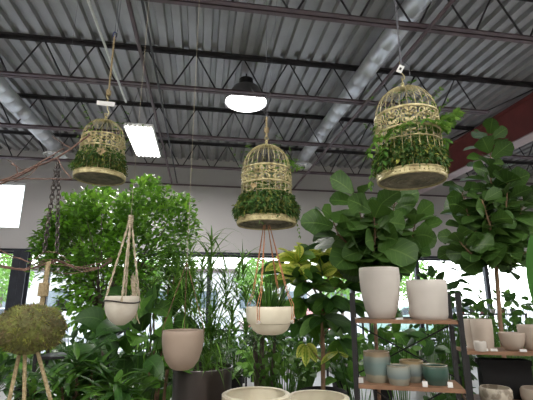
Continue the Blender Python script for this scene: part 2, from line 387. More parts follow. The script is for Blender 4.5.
for i, (x, y) in enumerate(added_fixtures):
    o = troffer((x, y, 4.28), 'added unseen six-tube fixture that fills the sales floor with light', 0, LAMP)
# round high bay lamp
p = at(246, 103, 5.62)
t = thing('high_bay_lamp', (p.x, 5.62, p.z), 'round glowing high bay lamp with a dark bell above its lens', 'ceiling light')
m = MB(); m.lathe([(.0, .0), (.2, -.018), (.30, -.005), (.315, .02), (.30, .03), (.0, .03)], 40); m.build('lens', LENS, t)
m = MB(); m.lathe([(.325, .0), (.33, .03), (.30, .05), (.25, .17), (.20, .25), (.13, .27), (.0, .27)], 40); m.build('shade', CLEAR, t)
m = MB(); m.lathe([(.11, .27), (.11, .40), (.0, .40)], 24); m.tube([(0, 0, .38), (0, 0, H-.04-p.z)], .012, 8); m.build('housing', BLACK, t)
area(t, .5, .5, 45, -.05)

# ============================================================ BIRDCAGES
WIDE = 1.0
def cage_r(z): return cage_r0(z)*(WIDE if z < .30 else WIDE)
def cage_r0(z):
    """body and dome radius of a unit cage at height z"""
    if z < .30: return .178-.05*z
    u = (z-.30)/.15; u = min(u, 1)
    return .163*math.sqrt(max(0, 1-u**2.1))
def spiral(c, ax, az, r, turns, s=1):
    return [(ax*math.cos(turns*2*PI*k/18)*r*(1-k/22)*s, az*math.sin(turns*2*PI*k/18)*r*(1-k/22)) for k in range(19)]
def make_cage(label):
    t = thing('birdcage', (0, 0, 0), label, 'birdcage', 'hanging decorative birdcages')
    m = MB(); m.lathe([(.0, .012), (.186, .012), (.188, .0), (.193, .0), (.197, .004), (.195, .026), (.200, .031), (.196, .036), (.182, .036), (.180, .02), (0, .02)], 64)
    for k in range(48):
        a = 2*PI*k/48; m.lathe([(.0, -.004), (.006, 0), (.0, .004)], 6, (.196*math.cos(a), .196*math.sin(a), .015))
    tray = m.build('base_tray', CAGE, t)
    m = MB(); m.lathe([(.0, .006), (.165, .008), (.178, .006), (.185, .0105), (.0, .0115)], 48)
    for k in range(1, 7): m.lathe([(.026*k-.004, .009), (.026*k, .003), (.026*k+.004, .009)], 40)
    tag(m.build('tray_bottom', CAGEIN, tray), 'dark ridged underside')
    b0 = MB(); pts = [(cage_r(z), 0, z) for z in [.03, .12, .2, .28, .30, .34, .37, .40, .42, .435, .445, .449]]
    b0.tube(pts, .0019, 5); bar = b0.build('bar', CAGE, t)
    for k in range(1, 26):
        c = bar.copy(); col.objects.link(c); c.parent = t; c.rotation_euler = (0, 0, 2*PI*k/26)
    for z, rr in ((.165, .0025), (.215, .0060), (.30, .0068)):
        m = MB(); r = cage_r(z)+.001; m.tube([(r*math.cos(2*PI*k/48), r*math.sin(2*PI*k/48), z) for k in range(48)], rr, 6, closed=True); m.build('hoop', CAGE, t)
    m = MB(); z0 = .258
    for q in range(12):                                        # scrollwork between the two upper hoops
        a0 = 2*PI*q/12
        for s_ in (-1, 1):
            for (dx, dz, r, tn) in ((.022, .014, .020, 1.3), (.022, -.020, .016, -1.2), (.009, -.006, .012, 1.0)):
                pts = []
                for u, v in spiral(None, 1, 1, r, tn):
                    xx = s_*(dx+u); zz = z0+dz+v; rr = cage_r(zz)+.002; a = a0+xx/rr; pts.append((rr*math.cos(a), rr*math.sin(a), zz))
                m.tube(pts, .0028, 5)
        for pz in range(5):
            a2 = 2*PI*pz/5; xx = .011*math.cos(a2); zz = z0+.005+.011*math.sin(a2); rr = cage_r(zz)+.004; a = a0+PI/12+xx/rr
            m.lathe([(0, -.002), (.009, -.001), (.007, .003), (0, .004)], 8, (rr*math.cos(a), rr*math.sin(a), zz))
        for s_ in (-1, 1):
            for dz in (-.03, -.005, .02):
                rr = cage_r(z0+dz); a = a0+s_*.05/rr*1.0
                m.leaf((rr*math.cos(a)*1.01, rr*math.sin(a)*1.01, z0+dz), (-math.sin(a)*s_, math.cos(a)*s_, .8), (math.cos(a), math.sin(a), 0), .026, .016, 'oval', 0, .1, 3)
    m.build('scroll_band', CAGE, t)
    m = MB(); m.lathe([(.0, .440), (.02, .443), (.024, .450), (.014, .458), (.008, .466), (.012, .474), (.006, .482), (0, .486)], 20); fin = m.build('finial', CAGE, t)
    m = MB(); m.tube([(.013*math.cos(2*PI*k/20), 0, .494+.013*math.sin(2*PI*k/20)) for k in range(20)], .0025, 6, closed=True); m.build('ring', CAGE, fin)
    return t
cage_proto = make_cage('gold cream wire birdcage filled with moss, hanging at left beside the tube light')
def cage_at(px, py, Y, s, first=False, label=None, rz=0, proto=None):
    o = proto or (cage_proto if first else copy_tree(cage_proto))
    if label: o['label'] = label
    q = at(px, py, Y); o.location = q; o.scale = s if isinstance(s, tuple) else (s, s, s); o.rotation_euler = (0, 0, rz); return o
c1 = cage_at(99.5, 179.5, 2.85, (.88, .88, 1.0), True)
c2 = cage_at(266.5, 225.5, 2.22, (.86, .86, 1.08), label='gold cream wire birdcage hanging at centre over the cream bowl planter', rz=.3)
WIDE = 1.12
c3 = cage_at(411.5, 182, 1.86, (.885, .885, 1.20), proto=make_cage('x'), label='largest gold cream birdcage overflowing with green vines at right', rz=.9)

def frond(m, p, d, L, n, lw, mats=(0,), droop=1.2):
    """a trailing stem with small paired leaves"""
    d = Vector(d).normalized(); p = Vector(p); st = L/n
    for i in range(n):
        d = (d+Vector((0, 0, -droop/n))+rv(.15)).normalized(); q = p+d*st
        for s_ in (-1, 1):
            sd = d.cross(Vector((0, 0, 1)));
            if sd.length < .05: sd = Vector((1, 0, 0))
            m.cur = random.choice(mats)
            m.leaf(q, sd.normalized()*s_+d*.5+rv(.4), Vector((0, 0, 1))+rv(.6), lw*random.uniform(.8, 1.3), lw*.5, 'oval', .4, .1, 2)
        p = q
def planting(cage, label, z_top, bulge, nm, nv, vine_dirs, seed, inside=True, rich=1):
    random.seed(seed); s = 1
    t = thing('cage_planting', cage.location+Vector((0, 0, .022*cage.scale[2])), label, 'plant', 'plants growing inside the birdcages'); t.scale = cage.scale
    m = MB(); n = 22; rings = []
    prof = [(0.0, .0), (.165, .0), (.165, .02), (.155, z_top*.6), (.11, z_top*.9), (0, z_top)]
    m.lathe([(r*s, z*s) for r, z in prof], 30); m.build('moss_bed', MOSSB, t)
    m = MB()
    for i in range(nm):
        a = random.uniform(0, 2*PI); z = .02+random.random()**1.1*z_top; r = random.uniform(.15, .174+bulge*math.sin(PI*min(1, z/z_top)))
        p = Vector((r*math.cos(a), r*math.sin(a), z))*s; d = Vector((math.cos(a), math.sin(a), random.uniform(-1.1, .5)))+rv(.7)
        m.cur = random.choice((0, 0, 0, 1)); L = random.uniform(.016, .034)*s
        m.leaf(p, d, Vector((0, 0, 1))+rv(.8), L, L*.5, 'oval', .8, .1, 2)
    for i in range(int(70*rich)):
        a = random.uniform(0, 2*PI); p = Vector((.17*math.cos(a), .17*math.sin(a), random.uniform(.05, z_top)))*s
        frond(m, p, (math.cos(a), math.sin(a), .1), random.uniform(.03, .07)*s, 4, .014*s, (0, 1), 2.2)
    m.build('moss', [LF_MOSS, LF_OLIVE], t)
    m = MB()
    for i in range(nv):
        a = random.uniform(0, 2*PI); r = random.uniform(0, .12); h = random.uniform(.08, .36)
        p = Vector((r*math.cos(a), r*math.sin(a), z_top*.8))*s
        frond(m, p, (math.cos(a)*.35, math.sin(a)*.35, 1), h*s, 8, .028*s, (0, 1), .6)
    for (a, z, L, lw, dr) in vine_dirs:
        p = Vector((.13*math.cos(a), .13*math.sin(a), z))*s
        frond(m, p, (math.cos(a), math.sin(a), .35), L*s, 8, lw*s*1.25, (0, 0, 1), dr)
    m.build('foliage', [LF_VINE, LF_MID], t)
    return t
planting(c1, 'mossy planting with dried flowers inside the left birdcage', .15, .014, 2600, 34, [(PI, .12, .12, .03, 1.6), (PI*1.1, .1, .1, .03, 1.6), (PI*.9, .07, .12, .03, 2)], 1)
planting(c2, 'dark green mossy planting with white bloom inside the central birdcage', .12, .046, 5200, 40, [(.2, .33, .14, .035, .6), (.5, .36, .12, .03, .3), (PI*1.4, .06, .12, .02, 3), (-.1, .04, .16, .02, 3)], 2)
planting(c3, 'lush vines and moss bursting through the bars of the right birdcage', .125, .034, 5200, 46, [(-.15, .21, .19, .050, .3), (-.4, .22, .17, .050, .5), (.1, .2, .14, .045, .7), (-.9, .19, .1, .04, .8), (PI+.2, .17, .2, .045, 1.6), (PI+.5, .14, .2, .035, 2.4), (PI, .10, .22, .03, 3), (PI*1.25, .19, .12, .04, .8), (PI*.95, .28, .12, .03, 3), (PI*1.1, .26, .2, .02, 4), (PI*1.5, .2, .08, .045, .6), (PI*1.35, .18, .12, .045, .9), (PI*1.65, .2, .11, .045, .5), (PI*1.8, .19, .15, .05, .5), (-.25, .24, .2, .05, .2)], 3, rich=1.6)
# blooms inside cages
def bloom(p, r, label, mtl):
    t = thing('dried_flower', p, label, 'flower'); m = MB()
    for k in range(14):
        a = k*2.4; m.leaf((0, 0, 0), (math.cos(a), -.5-.04*k, math.sin(a)), (0, -1, 0), r*(1-.03*k), r*.6, 'heart', 0, .25, 3)
    m.build('petals', mtl, t); m = MB(); m.tube([(0, .002, 0), (.004, .02, -.03), (0, .04, -.09)], .0016, 5); m.build('stem', LF_OLIVE, t)
FLW = mat('dried cream petals', (.58, .47, .28), .8, c2=(.45, .34, .18), scale=30)
bloom(c2.location+Vector((-.095, -.125, .195)), .024, 'small cream bloom at the front of the central birdcage', FLW)
bloom(c1.location+Vector((.03, -.145, .155)), .040, 'dried tan bloom low in the left birdcage', FLW)
bloom(c1.location+Vector((-.06, -.13, .245)), .030, 'dried tan bloom high in the left birdcage', FLW)

# things the cages hang from
def braid(a, b, r, mtl, label, name='jute_rope', cat='rope', turns=18, group=None):
    a = Vector(a); b = Vector(b); m = MB(); d = (b-a); u = d.orthogonal().normalized(); v = d.normalized().cross(u)
    n = turns*6
    for s_ in range(3):
        pts = [a+d*(k/n)+(u*math.cos(2*PI*(k/6+s_/3))+v*math.sin(2*PI*(k/6+s_/3)))*r*.55 for k in range(n+1)]
        m.tube(pts, r*.6, 5)
    return tag(m.build(name, mtl), label, cat, group)
def top(c, dz=.494+.013): return c.location+Vector((0, 0, dz*c.scale[2]))
# cage 1: wire, blue clip, thick twine with knot, then a pale wooden tag
T1 = top(c1); zk = at(110, 95, T1.y).z; zc = at(116, 35, T1.y).z
m = MB(); m.tube([(T1.x+.0, T1.y, zc), (T1.x, T1.y, H-.045)], .0022, 5)
m.tube([(T1.x+.018, T1.y, zc+.03), (T1.x+.03, T1.y, H-.045)], .0018, 5); tag(m.build('hanging_wire', WIRE), 'thin grey wire above the left birdcage rope', 'wire')
t = thing('snap_hook', (T1.x, T1.y, zc), 'small dark blue clip joining wire and twine above the left cage', 'hook')
BLUE = mat('blue anodised clip', (.04, .06, .22), .4, .5)
m = MB(); m.tube([(.012*math.cos(2*PI*k/16), 0, .026*math.sin(2*PI*k/16)) for k in range(16)], .004, 6, closed=True); m.build('clip_body', BLUE, t)
m = MB(); m.tube([(.013, 0, -.016), (.013, 0, .016)], .0055, 6); m.build('gate', BLACK, t)
rp_ = braid((T1.x, T1.y, zk), (T1.x, T1.y, zc-.012), .0065, JUTE, 'thick twisted jute twine above the left birdcage')
m = MB()
for k in range(5): m.tube([(T1.x+.014*math.cos(a), T1.y+.014*math.sin(a), zk+.008*k+.004*math.sin(a*2)) for a in [2*PI*j/12 for j in range(12)]], .005, 6, closed=True)
m.build('knot', JUTE, rp_)
t = thing('s_hook', (T1.x, T1.y, T1.z), 'long gold S hook between the left cage and its twine', 'hook')
m = MB(); hh = zk-T1.z
m.tube([(.0, 0, -.012), (.014, 0, -.010), (.018, 0, .008), (.004, 0, .03), (0, 0, .06), (0, 0, hh-.03), (-.016, 0, hh-.012), (-.012, 0, hh+.006), (0, 0, hh+.01)], .0032, 6); m.build('hook_wire', CAGE, t)
def price_tag(p, w_, h_, rz, label, tilt=0, mtl=None, name='hanging_tag'):
    t = thing(name, p, label, 'tag', 'paper tags on the cages', rz)
    m = MB(); rot = Matrix.Rotation(tilt, 3, 'Y'); m.box((0, 0, 0), (w_, .003, h_), rot); o = m.build('card', mtl or WHITE, t, smooth=False)
    m = MB(); m.tube([(0, .003, h_/2), (0, .004, h_/2+.025)], .0012, 5); m.build('string', JUTE, t); return t
q = at(106, 103.5, T1.y-.01); price_tag((T1.x-.01, T1.y-.008, q.z), .13, .035, -.1, 'pale blank tag lying across the hook of the left birdcage', .08)
# cage 2
T2 = top(c2)
zt = at(266, 132, T2.y).z; zw = at(266, 117, T2.y).z
r2 = braid((T2.x, T2.y, T2.z-.008), (T2.x, T2.y, zw), .006, JUTE, 'short knotted jute twine above the central birdcage', turns=7)
m = MB()
for k in range(4): m.tube([(T2.x+.010*math.cos(a), T2.y+.010*math.sin(a), zt+.008*k) for a in [2*PI*j/12 for j in range(12)]], .0045, 6, closed=True)
m.build('knot', JUTE, r2)
m = MB(); m.tube([(T2.x, T2.y, zw-.01), (T2.x, T2.y, H-.045)], .0013, 5); m.tube([(T2.x+.006, T2.y, zw-.01), (T2.x+.075, T2.y, 3.6), (T2.x+.10, T2.y, H-.045)], .0011, 5)
m.tube([(T2.x-.004, T2.y, zw+.01), (T2.x-.10, T2.y-.02, zw+.18)], .0016, 5)
tag(m.build('hanging_string', WIRE), 'pair of grey strings rising from the central birdcage twine', 'string')
# cage 3
T3 = top(c3); z3 = at(403, 66, T3.y).z
t = thing('s_hook', (T3.x, T3.y, T3.z), 'gold S hook holding the right birdcage', 'hook'); hh = z3-T3.z
m = MB(); m.tube([(.0, 0, -.012), (.014, 0, -.008), (.014, 0, .012), (0, 0, .03), (-.008, 0, hh*.6), (-.008, 0, hh-.01), (0, 0, hh+.004)], .0032, 6); m.build('hook_wire', CAGE, t)
m = MB(); m.tube([(T3.x, T3.y, z3), (T3.x-.008, T3.y, H-.045)], .0028, 6); m.tube([(T3.x+.004, T3.y, z3), (T3.x+.012, T3.y, H-.045)], .0022, 6)
m.tube([(T3.x, T3.y, z3+.0), (T3.x+.02, T3.y, z3+.03), (T3.x+.055, T3.y+.01, z3+.01), (T3.x+.06, T3.y+.02, z3-.05)], .0018, 5)
tag(m.build('hanging_wire', WIRE), 'doubled grey wire above the right birdcage', 'wire')
q = at(400, 69, T3.y-.012); t = price_tag((T3.x-.012, T3.y-.012, q.z), .030, .046, -.3, 'small white barcoded tag on the hook of the right birdcage', .5)
m = MB(); m.box((.0, -.003, 0), (.012, .001, .016), Matrix.Rotation(.5, 3, 'Y')); m.build('print', BLACK, t, smooth=False)

# ============================================================ POTS
def pot_obj(name, loc, prof, mtl, label, cat='pot', group=None, seg=48, rim_in=.012, soil=True, fill=.9, rz=0, extra=None):
    """prof: outer radii and heights from the foot up; wall thickness rim_in"""
    t = thing(name, loc, label, cat, group, rz); m = MB()
    inner = [(max(.0, r-rim_in), max(z, .02)) for r, z in prof][::-1]
    rr, hh = prof[-1]
    full = [(0, 0)]+prof[:-1]+[(rr-.001, hh-.004), (rr-.004, hh), (rr-rim_in+.003, hh), (rr-rim_in, hh-.004)]+inner[1:]+[(0, .02)]
    m.lathe(full, seg); m.build('pot_body', mtl, t)
    if soil:
        zz = hh*fill; ri = None
        for (ra, za), (rb, zb) in zip(prof, prof[1:]):
            if za <= zz <= zb: ri = ra+(rb-ra)*(zz-za)/(zb-za+1e-9)-rim_in
        m = MB(); m.lathe([(0, zz), (ri*.5, zz+.004), (ri+.002, zz-.002), (ri*.9, zz-.03), (0, zz-.03)], 32); m.build('soil', SOIL, t)
    return t
def curve(r0, r1, h, e=.5, n=10, foot=0):
    """round bottomed profile"""
    out = []
    for i in range(n+1):
        u = i/n; out.append((r0+(r1-r0)*math.sin(u*PI/2)**e, h*u))
    return out

# --- foreground display table (below the frame) carrying the big pots
tz = .74
t = thing('display_table', (.30, 2.80, 0), 'wooden display table under the big cream bowls, below the frame edge', 'table')
m = MB(); m.box((0, 0, tz-.02), (1.15, 1.2, .04)); m.build('tabletop', WOOD, t, smooth=False)
for sx in (-1, 1):
    for sy in (-1, 1): m = MB(); m.box((sx*.53, sy*.55, (tz-.04)/2), (.06, .06, tz-.04)); m.build('leg', BLACK, t, smooth=False)

bowl_prof = [(.10, 0), (.13, .02), (.175, .10), (.195, .18), (.205, .26), (.212, .31), (.214, .335), (.206, .34)]
Yb = 2.45
pz = at(256, 393, Yb)
pot_obj('bowl_planter', (pz.x, Yb, tz), [(r*.91, z/.34*(pz.z-tz)) for r, z in bowl_prof], POT_C, 'empty cream round planter in front, left one of the pair', group='wide cream planters in front', rim_in=.022, soil=False)
pz2 = at(314.5, 396, Yb+.02)
pot_obj('bowl_planter', (pz2.x+.02, Yb+.02, tz), [(r*.85, z/.34*(pz2.z-tz)) for r, z in bowl_prof], POT_C, 'empty cream round planter in front, right one of the pair', group='wide cream planters in front', rim_in=.022, soil=False)

# --- gunmetal planter with umbrella grass
Yg = 3.1; pg = at(203, 366, Yg); hg = pg.z-tz
gp = pot_obj('metal_planter', (pg.x, Yg, tz), [(.19, 0), (.195, .01), (.205, hg*.5), (.208, hg*.92), (.213, hg*.97), (.213, hg)], GUN, 'dark gunmetal cylinder planter holding the tall grassy palm', fill=.92, rim_in=.01)

# --- plant makers
def stem(m, pts, r0, r1, seg=7):
    n = len(pts); m.tube(pts, [r0+(r1-r0)*i/(n-1) for i in range(n)], seg)
def wob(a, b, n=6, s=.03):
    a = Vector(a); b = Vector(b)
    return [a.lerp(b, i/n)+(rv(s) if 0 < i < n else Vector()) for i in range(n+1)]
def dracaena_head(m, c, n, L, W, up=.5, droop=1.2, spread=1, seg=5):
    for i in range(n):
        a = i*2.4+random.uniform(-.3, .3); e = random.uniform(up-.6, up+.6)
        d = Vector((math.cos(a)*spread, math.sin(a)*spread, e)); m.cur = random.randrange(2)
        m.leaf(Vector(c)+Vector((0, 0, random.uniform(-.04, .03))), d, (0, 0, 1), L*random.uniform(.7, 1.15), W, 'blade', droop*random.uniform(.6, 1.3), .25, seg)
# umbrella grass / areca
random.seed(21)
t = thing('grassy_palm', (pg.x, Yg, tz+hg*.92), 'tall feathery green palm with thin arching blades in the dark metal planter', 'plant')
ms = MB(); ml = MB()
tops = [(212, 236, .1), (202, 262, 0), (226, 268, .1), (190, 275, -.1), (238, 262, .2), (178, 258, .0), (214, 290, -.1), (232, 300, -.15), (196, 310, -.2), (246, 290, .15), (208, 325, -.1), (222, 330, .1), (186, 300, .15), (243, 255, .3), (190, 246, .2)]
for (px, py, dy) in tops:
    q = at(px, py, Yg+dy)-t.location; a = random.uniform(0, 6.28); b0_ = Vector((.10*math.cos(a), .10*math.sin(a), 0))
    stem(ms, wob(b0_, q, 8, .008), .006, .003)
    n = random.randint(34, 52)
    for i in range(n):
        a = i*2.4; ml.cur = random.randrange(2); L = random.uniform(.2, .42)
        ml.leaf(q-Vector((0, 0, random.uniform(0, .35))), (math.cos(a), math.sin(a), random.uniform(.3, 2.2)), (0, 0, 1), L, .013, 'blade', random.uniform(.8, 2.4), .2, 6)
ms.build('stems', LF_GRASS, t); ml.build('foliage', [LF_GRASS, LF_MID], t)

# --- hanging pots
def cords(points, apex, r, mtl, parent=None, knots=True, name='cord', n=6, sag=.0):
    for p in points:
        m = MB(); p = Vector(p); a = Vector(apex); pts = [p.lerp(a, i/n) for i in range(n+1)]
        m.tube(pts, r, 6)
        m.build(name, mtl, parent)
# small white with macrame
Yh = 2.15; ph = at(122.5, 296, Yh); sc_ = 400/((ph-EYE).dot(FW)); rH = 16/sc_; hH = .140
hp = pot_obj('hanging_pot', (ph.x, Yh, ph.z-hH), [(rH*math.sqrt(max(.06, 1-(1-u/9)**2)) if u < 9 else rH, hH*.72*u/9) for u in range(10)]+[(rH*1.01, hH*.86), (rH*1.02, hH)], POT_H, 'small off-white round-bottomed pot held in a cord hanger at left', group='round bottomed hanging pots', fill=.85, rim_in=.008)
apx = at(131, 216, Yh)
t = thing('macrame_hanger', (ph.x, Yh, ph.z-.02), 'pale cotton macrame hanger around the small off-white hanging pot', 'hanger')
ap = apx-t.location
m = MB(); m.tube([((rH+.004)*math.cos(2*PI*k/40), (rH+.004)*math.sin(2*PI*k/40), -.008+.006*math.sin(4*PI*k/40)) for k in range(40)], .0035, 6, closed=True)
tag(m.build('collar', IRON, t), 'dark metal ring around the pot')
for a in (PI*.98, PI*1.55, PI*.05, PI*.5):
    m = MB(); b_ = Vector(((rH+.004)*math.cos(a), (rH+.004)*math.sin(a), -.008))
    n = 26; u = Vector((1, 0, 0)); dd = ap-b_
    for s_ in range(2):
        m.tube([b_+dd*(k/n)+Vector((math.cos(k*1.1+s_*PI), math.sin(k*1.1+s_*PI), 0))*.0035 for k in range(n+1)], .0032, 5)
    if a < .3 or a > 5:                                    # fringed tassel
        pass
    m.build('cord', PALEJUTE, t)
m = MB()
for k in range(7): m.tube([ap+Vector((.012*math.cos(j*PI/5), .012*math.sin(j*PI/5), -.01*k)) for j in range(10)], .004, 5, closed=True)
m.build('knot', PALEJUTE, t)
random.seed(5)
m = MB()
for k in range(34):
    b_ = Vector((rH*.55, 0, random.uniform(.0, .14)))+rv(.012); m.tube(wob(b_, b_+Vector((random.uniform(.0, .04), 0, -random.uniform(.06, .13))), 4, .006), .0022, 4)
m.build('tassel', PALEJUTE, t)
m = MB(); m.tube([ap+t.location+Vector((0, 0, -.01)), (apx.x, Yh, H-.045)], .0008, 5); tag(m.build('hanging_string', PALEJUTE), 'thin pale string above the macrame hanger', 'string')
# tan pot on a single string
Yt = 2.25; pt = at(183.5, 330, Yt); sc_ = 400/((pt-EYE).dot(FW)); rT = 20.5/sc_; hT = .195
tp = pot_obj('hanging_pot', (pt.x, Yt, pt.z-hT), [(.035, 0), (.06, .012), (.085, .045), (rT*.93, .09), (rT, .14), (rT*1.0, .17), (rT*.985, hT)], POT_T, 'tan egg-shaped hanging pot beside the dark metal planter', group='round bottomed hanging pots', fill=.9, rim_in=.008)
t = thing('cord_hanger', (pt.x, Yt, pt.z-.03), 'brown cords carrying the tan hanging pot', 'hanger')
apT = Vector((0, 0, at(186, 262, Yt).z-pt.z+.03))
for a in (PI*1.0, PI*1.95, PI*.5):
    m = MB(); b_ = Vector((rT*1.0*math.cos(a), rT*1.0*math.sin(a), -.015)); m.tube([b_, b_+Vector((0, 0, .047)), apT], .0022, 5); m.build('cord', BARK, t)
m = MB(); m.tube([t.location+apT-Vector((0, 0, .01)), (pt.x, Yt, H-.045)], .0011, 5); tag(m.build('hanging_string', PALEJUTE), 'long thin string dropping from the roof to the tan hanging pot', 'string')
# cream bowl hanging from cage 2
Yc = 2.22; pc = at(270, 306.5, Yc); sc_ = 400/((pc-EYE).dot(FW)); rC = 24/sc_
hC = .145
bp = pot_obj('hanging_bowl', (pc.x, Yc, pc.z-hC), [(.045, 0), (.07, .006), (rC*.70, .022), (rC*.80, .044), (rC*.83, .056), (rC*.90, .059), (rC*.96, .075), (rC*.99, .10), (rC, .12), (rC*1.0, hC)], POT_C, 'cream two-tier hanging bowl with spiky plant under the central birdcage', group='round bottomed hanging pots', fill=.85, rim_in=.009)
for k in range(4):
    a = PI/4+k*PI/2+.15; m = MB(); m.tube([(rC*.93*math.cos(a), rC*.93*math.sin(a), .07), (rC*1.06*math.cos(a), rC*1.06*math.sin(a), .068)], .010, 8); tag(m.build('peg', POT_W, bp.children[0]), 'small cream knob where the cord loops')
t = thing('leather_hanger', (pc.x, Yc, pc.z-.075), 'orange tan cords from the central birdcage down to the cream bowl', 'hanger')
ztop = c2.location.z+.004-t.location.z
for k in range(4):
    a = PI/4+k*PI/2+.15; ux, uy = math.cos(a), math.sin(a)
    for s_ in (-1, 1):
        m = MB(); m.tube([(rC*1.03*ux+s_*.005, rC*1.03*uy, -.005), (rC*1.02*ux+s_*.007, rC*1.02*uy, .085), (rC*.80*ux+s_*.004, rC*.80*uy, .15), (c2.location.x-pc.x+.018*ux, .018*uy, ztop)], .0024, 5); m.build('cord', ORANGE, t)
random.seed(8)
t = thing('spiky_plant', (pc.x, Yc, pc.z-hC*.15), 'dark spiky plant with upright pointed leaves in the cream hanging bowl', 'plant'); m = MB()
for i in range(70):
    a = i*2.4; m.cur = random.randrange(2); r = random.uniform(0, .07)
    m.leaf((r*math.cos(a), r*math.sin(a), 0), (math.cos(a)*.65, math.sin(a)*.65, random.uniform(.5, 2.4)), (math.cos(a), math.sin(a), 0), random.uniform(.11, .23), .014, 'blade', random.uniform(0, .3), .5, 4)
m.build('foliage', [LF_DARK, LF_MID], t)

# ============================================================ BRANCHES, CHAIN AND MOSS BALL
Ym = 1.95
def P(px, py, Y=Ym): return at(px, py, Y)
t = thing('twig_branch', P(50, 160), 'bare reddish twig branch hanging at upper left by the cage', 'branch')
O = t.location
def twig(m, pix, r0, r1, seg=6):
    pts = [P(*q)-O for q in pix]; out = []
    for a, b in zip(pts, pts[1:]):
        out += [a.lerp(b, k/4)+rv(.0018) for k in range(4)]
    out.append(pts[-1]); stem(m, out, r0, r1, seg)
random.seed(3); m = MB()
twig(m, [(90, 134, 1.9), (75, 146, 1.93), (57, 158, 1.95), (40, 165, 1.95), (15, 178, 2.0), (-20, 192, 2.0)], .004, .006)
twig(m, [(64, 148, 1.95), (50, 157, 1.95), (36, 165, 1.93), (10, 178, 1.9), (-20, 185, 1.9)], .003, .005)
twig(m, [(72, 179, 1.9), (50, 179, 1.92), (25, 179, 1.95), (-20, 182, 2.0)], .002, .004)
twig(m, [(57, 158, 1.95), (64, 170, 1.93), (72, 179, 1.9)], .003, .002)
twig(m, [(18, 174, 1.95), (16, 166, 1.94), (11, 164, 1.94)], .003, .002)
twig(m, [(40, 165, 1.95), (30, 175, 1.94), (14, 182, 1.92)], .002, .0015)
twig(m, [(70, 148, 1.95), (62, 143, 1.96), (52, 136, 1.97)], .002, .0015)
twig(m, [(8, 160, 1.95), (22, 170, 1.93), (38, 166, 1.95)], .0015, .002)
m.build('twigs', TWIG, t)
pw = P(57, 158); m = MB(); m.tube([pw, (pw.x, pw.y, H-.045)], .0007, 5); tag(m.build('hanging_wire', WIRE), 'fine wire holding up the twig branch at left', 'wire')
# chain
def chain(a, b, label, L=.030, r=.0030, wd=.009):
    a = Vector(a); b = Vector(b); d = (b-a); n = max(2, int(d.length/(L*.72))); d.normalize()
    t = thing('metal_chain', a, label, 'chain', 'chains at left'); u = d.orthogonal().normalized(); v = d.cross(u)
    m0 = None
    for k in range(n):
        c = d*((b-a).length*(k+.5)/n); w_ = (u if k % 2 else v); m = MB(); pts = []
        for j in range(14):
            q = 2*PI*j/14; pts.append(c+d*(L/2*math.cos(q))+w_*(wd*math.sin(q)))
        m.tube(pts, r, 5, closed=True); m.build('link', IRON, t)
    return t
def Pv(base, py):      # straight below/above a point
    return Vector((base.x, base.y, P(0, py, base.y).z))
ca = P(57, 163); chain(ca, P(44, 252), 'dark iron chain slanting down at left from the twigs'); chain(P(59, 163), P(57, 252), 'dark iron chain dropping straight beside the slanting one')
# vine hoop
t = thing('vine_hoop', P(45, 262), 'loose hoop of thin reddish vines hanging level at left above the moss ball', 'branch'); O = t.location; m = MB()
random.seed(14)
for k in range(5):
    j = lambda: random.uniform(-3, 3)
    pts = [(-25, 266+j(), 1.9), (0, 266+j(), 1.93), (25, 269+j()*.6, 1.95), (45, 262+j(), 1.97), (57, 262+j(), 1.98), (80, 270+j(), 1.97), (100, 266+j(), 1.95), (112, 260+j(), 1.93)]
    twig(m, pts, .0026, .0016, 5)
twig(m, [(-5, 248, 1.95), (12, 256, 1.95), (30, 263, 1.95), (44, 252, 1.95), (57, 252, 1.95), (70, 262, 1.95)], .003, .002)
twig(m, [(-10, 258, 2.), (20, 258, 2.), (44, 270, 1.97), (70, 274, 1.95), (95, 270, 1.95)], .002, .0014)
m.build('vines', TWIG, t)
# moss ball
pb = P(31, 328, 1.95); sc_ = 400/((pb-EYE).dot(FW)); rb = 31/sc_
t = thing('moss_ball', pb, 'large olive moss ball planter hanging from jute rope at left edge', 'moss ball')
m = MB(); n1, n2 = 40, 26; vv = []
def bp_(th, ph):
    d = Vector((math.cos(th)*math.sin(ph), math.sin(th)*math.sin(ph), math.cos(ph)))
    flat = .72 if d.z > 0 else .78
    nz = 1+.10*noise.noise(d*3)+.05*noise.noise(d*8)
    return Vector((d.x, d.y, d.z*flat))*rb*nz*1.0
for i in range(n2+1):
    for j in range(n1): vv.append(bp_(2*PI*j/n1, PI*i/n2))
m.add(vv, [(i*n1+j, i*n1+(j+1) % n1, (i+1)*n1+(j+1) % n1, (i+1)*n1+j) for i in range(n2) for j in range(n1)])
m.build('ball', MOSSB, t); m = MB(); random.seed(4)
for i in range(5200):
    th = random.uniform(0, 2*PI); ph_ = math.acos(random.uniform(-.8, 1)); p = bp_(th, ph_); nn = p.normalized(); m.cur = random.choice((0, 0, 1)) if noise.noise(nn*4) > -.1 else 1
    m.leaf(p*.985, nn*.5+rv(.9), nn, random.uniform(.008, .02), .004, 'blade', .5, .1, 2)
m.build('moss_strands', [LF_OLIVE, mat('dry brown moss', (.16, .115, .05), .9, c2=(.10, .09, .035), scale=30)], t)
tb_ = pb+Vector((0.03, 0, rb*.66))
ro = braid(tb_, (tb_.x+.006, tb_.y, P(42, 262).z), .010, JUTE, 'thick jute rope tied above the moss ball', turns=9)
m = MB()
for k in range(7): m.tube([Vector((tb_.x, tb_.y, tb_.z+.05))+Vector((.017*math.cos(j*PI/6), .017*math.sin(j*PI/6), .008*k)) for j in range(12)], .006, 6, closed=True)
m.build('knot', JUTE, ro)
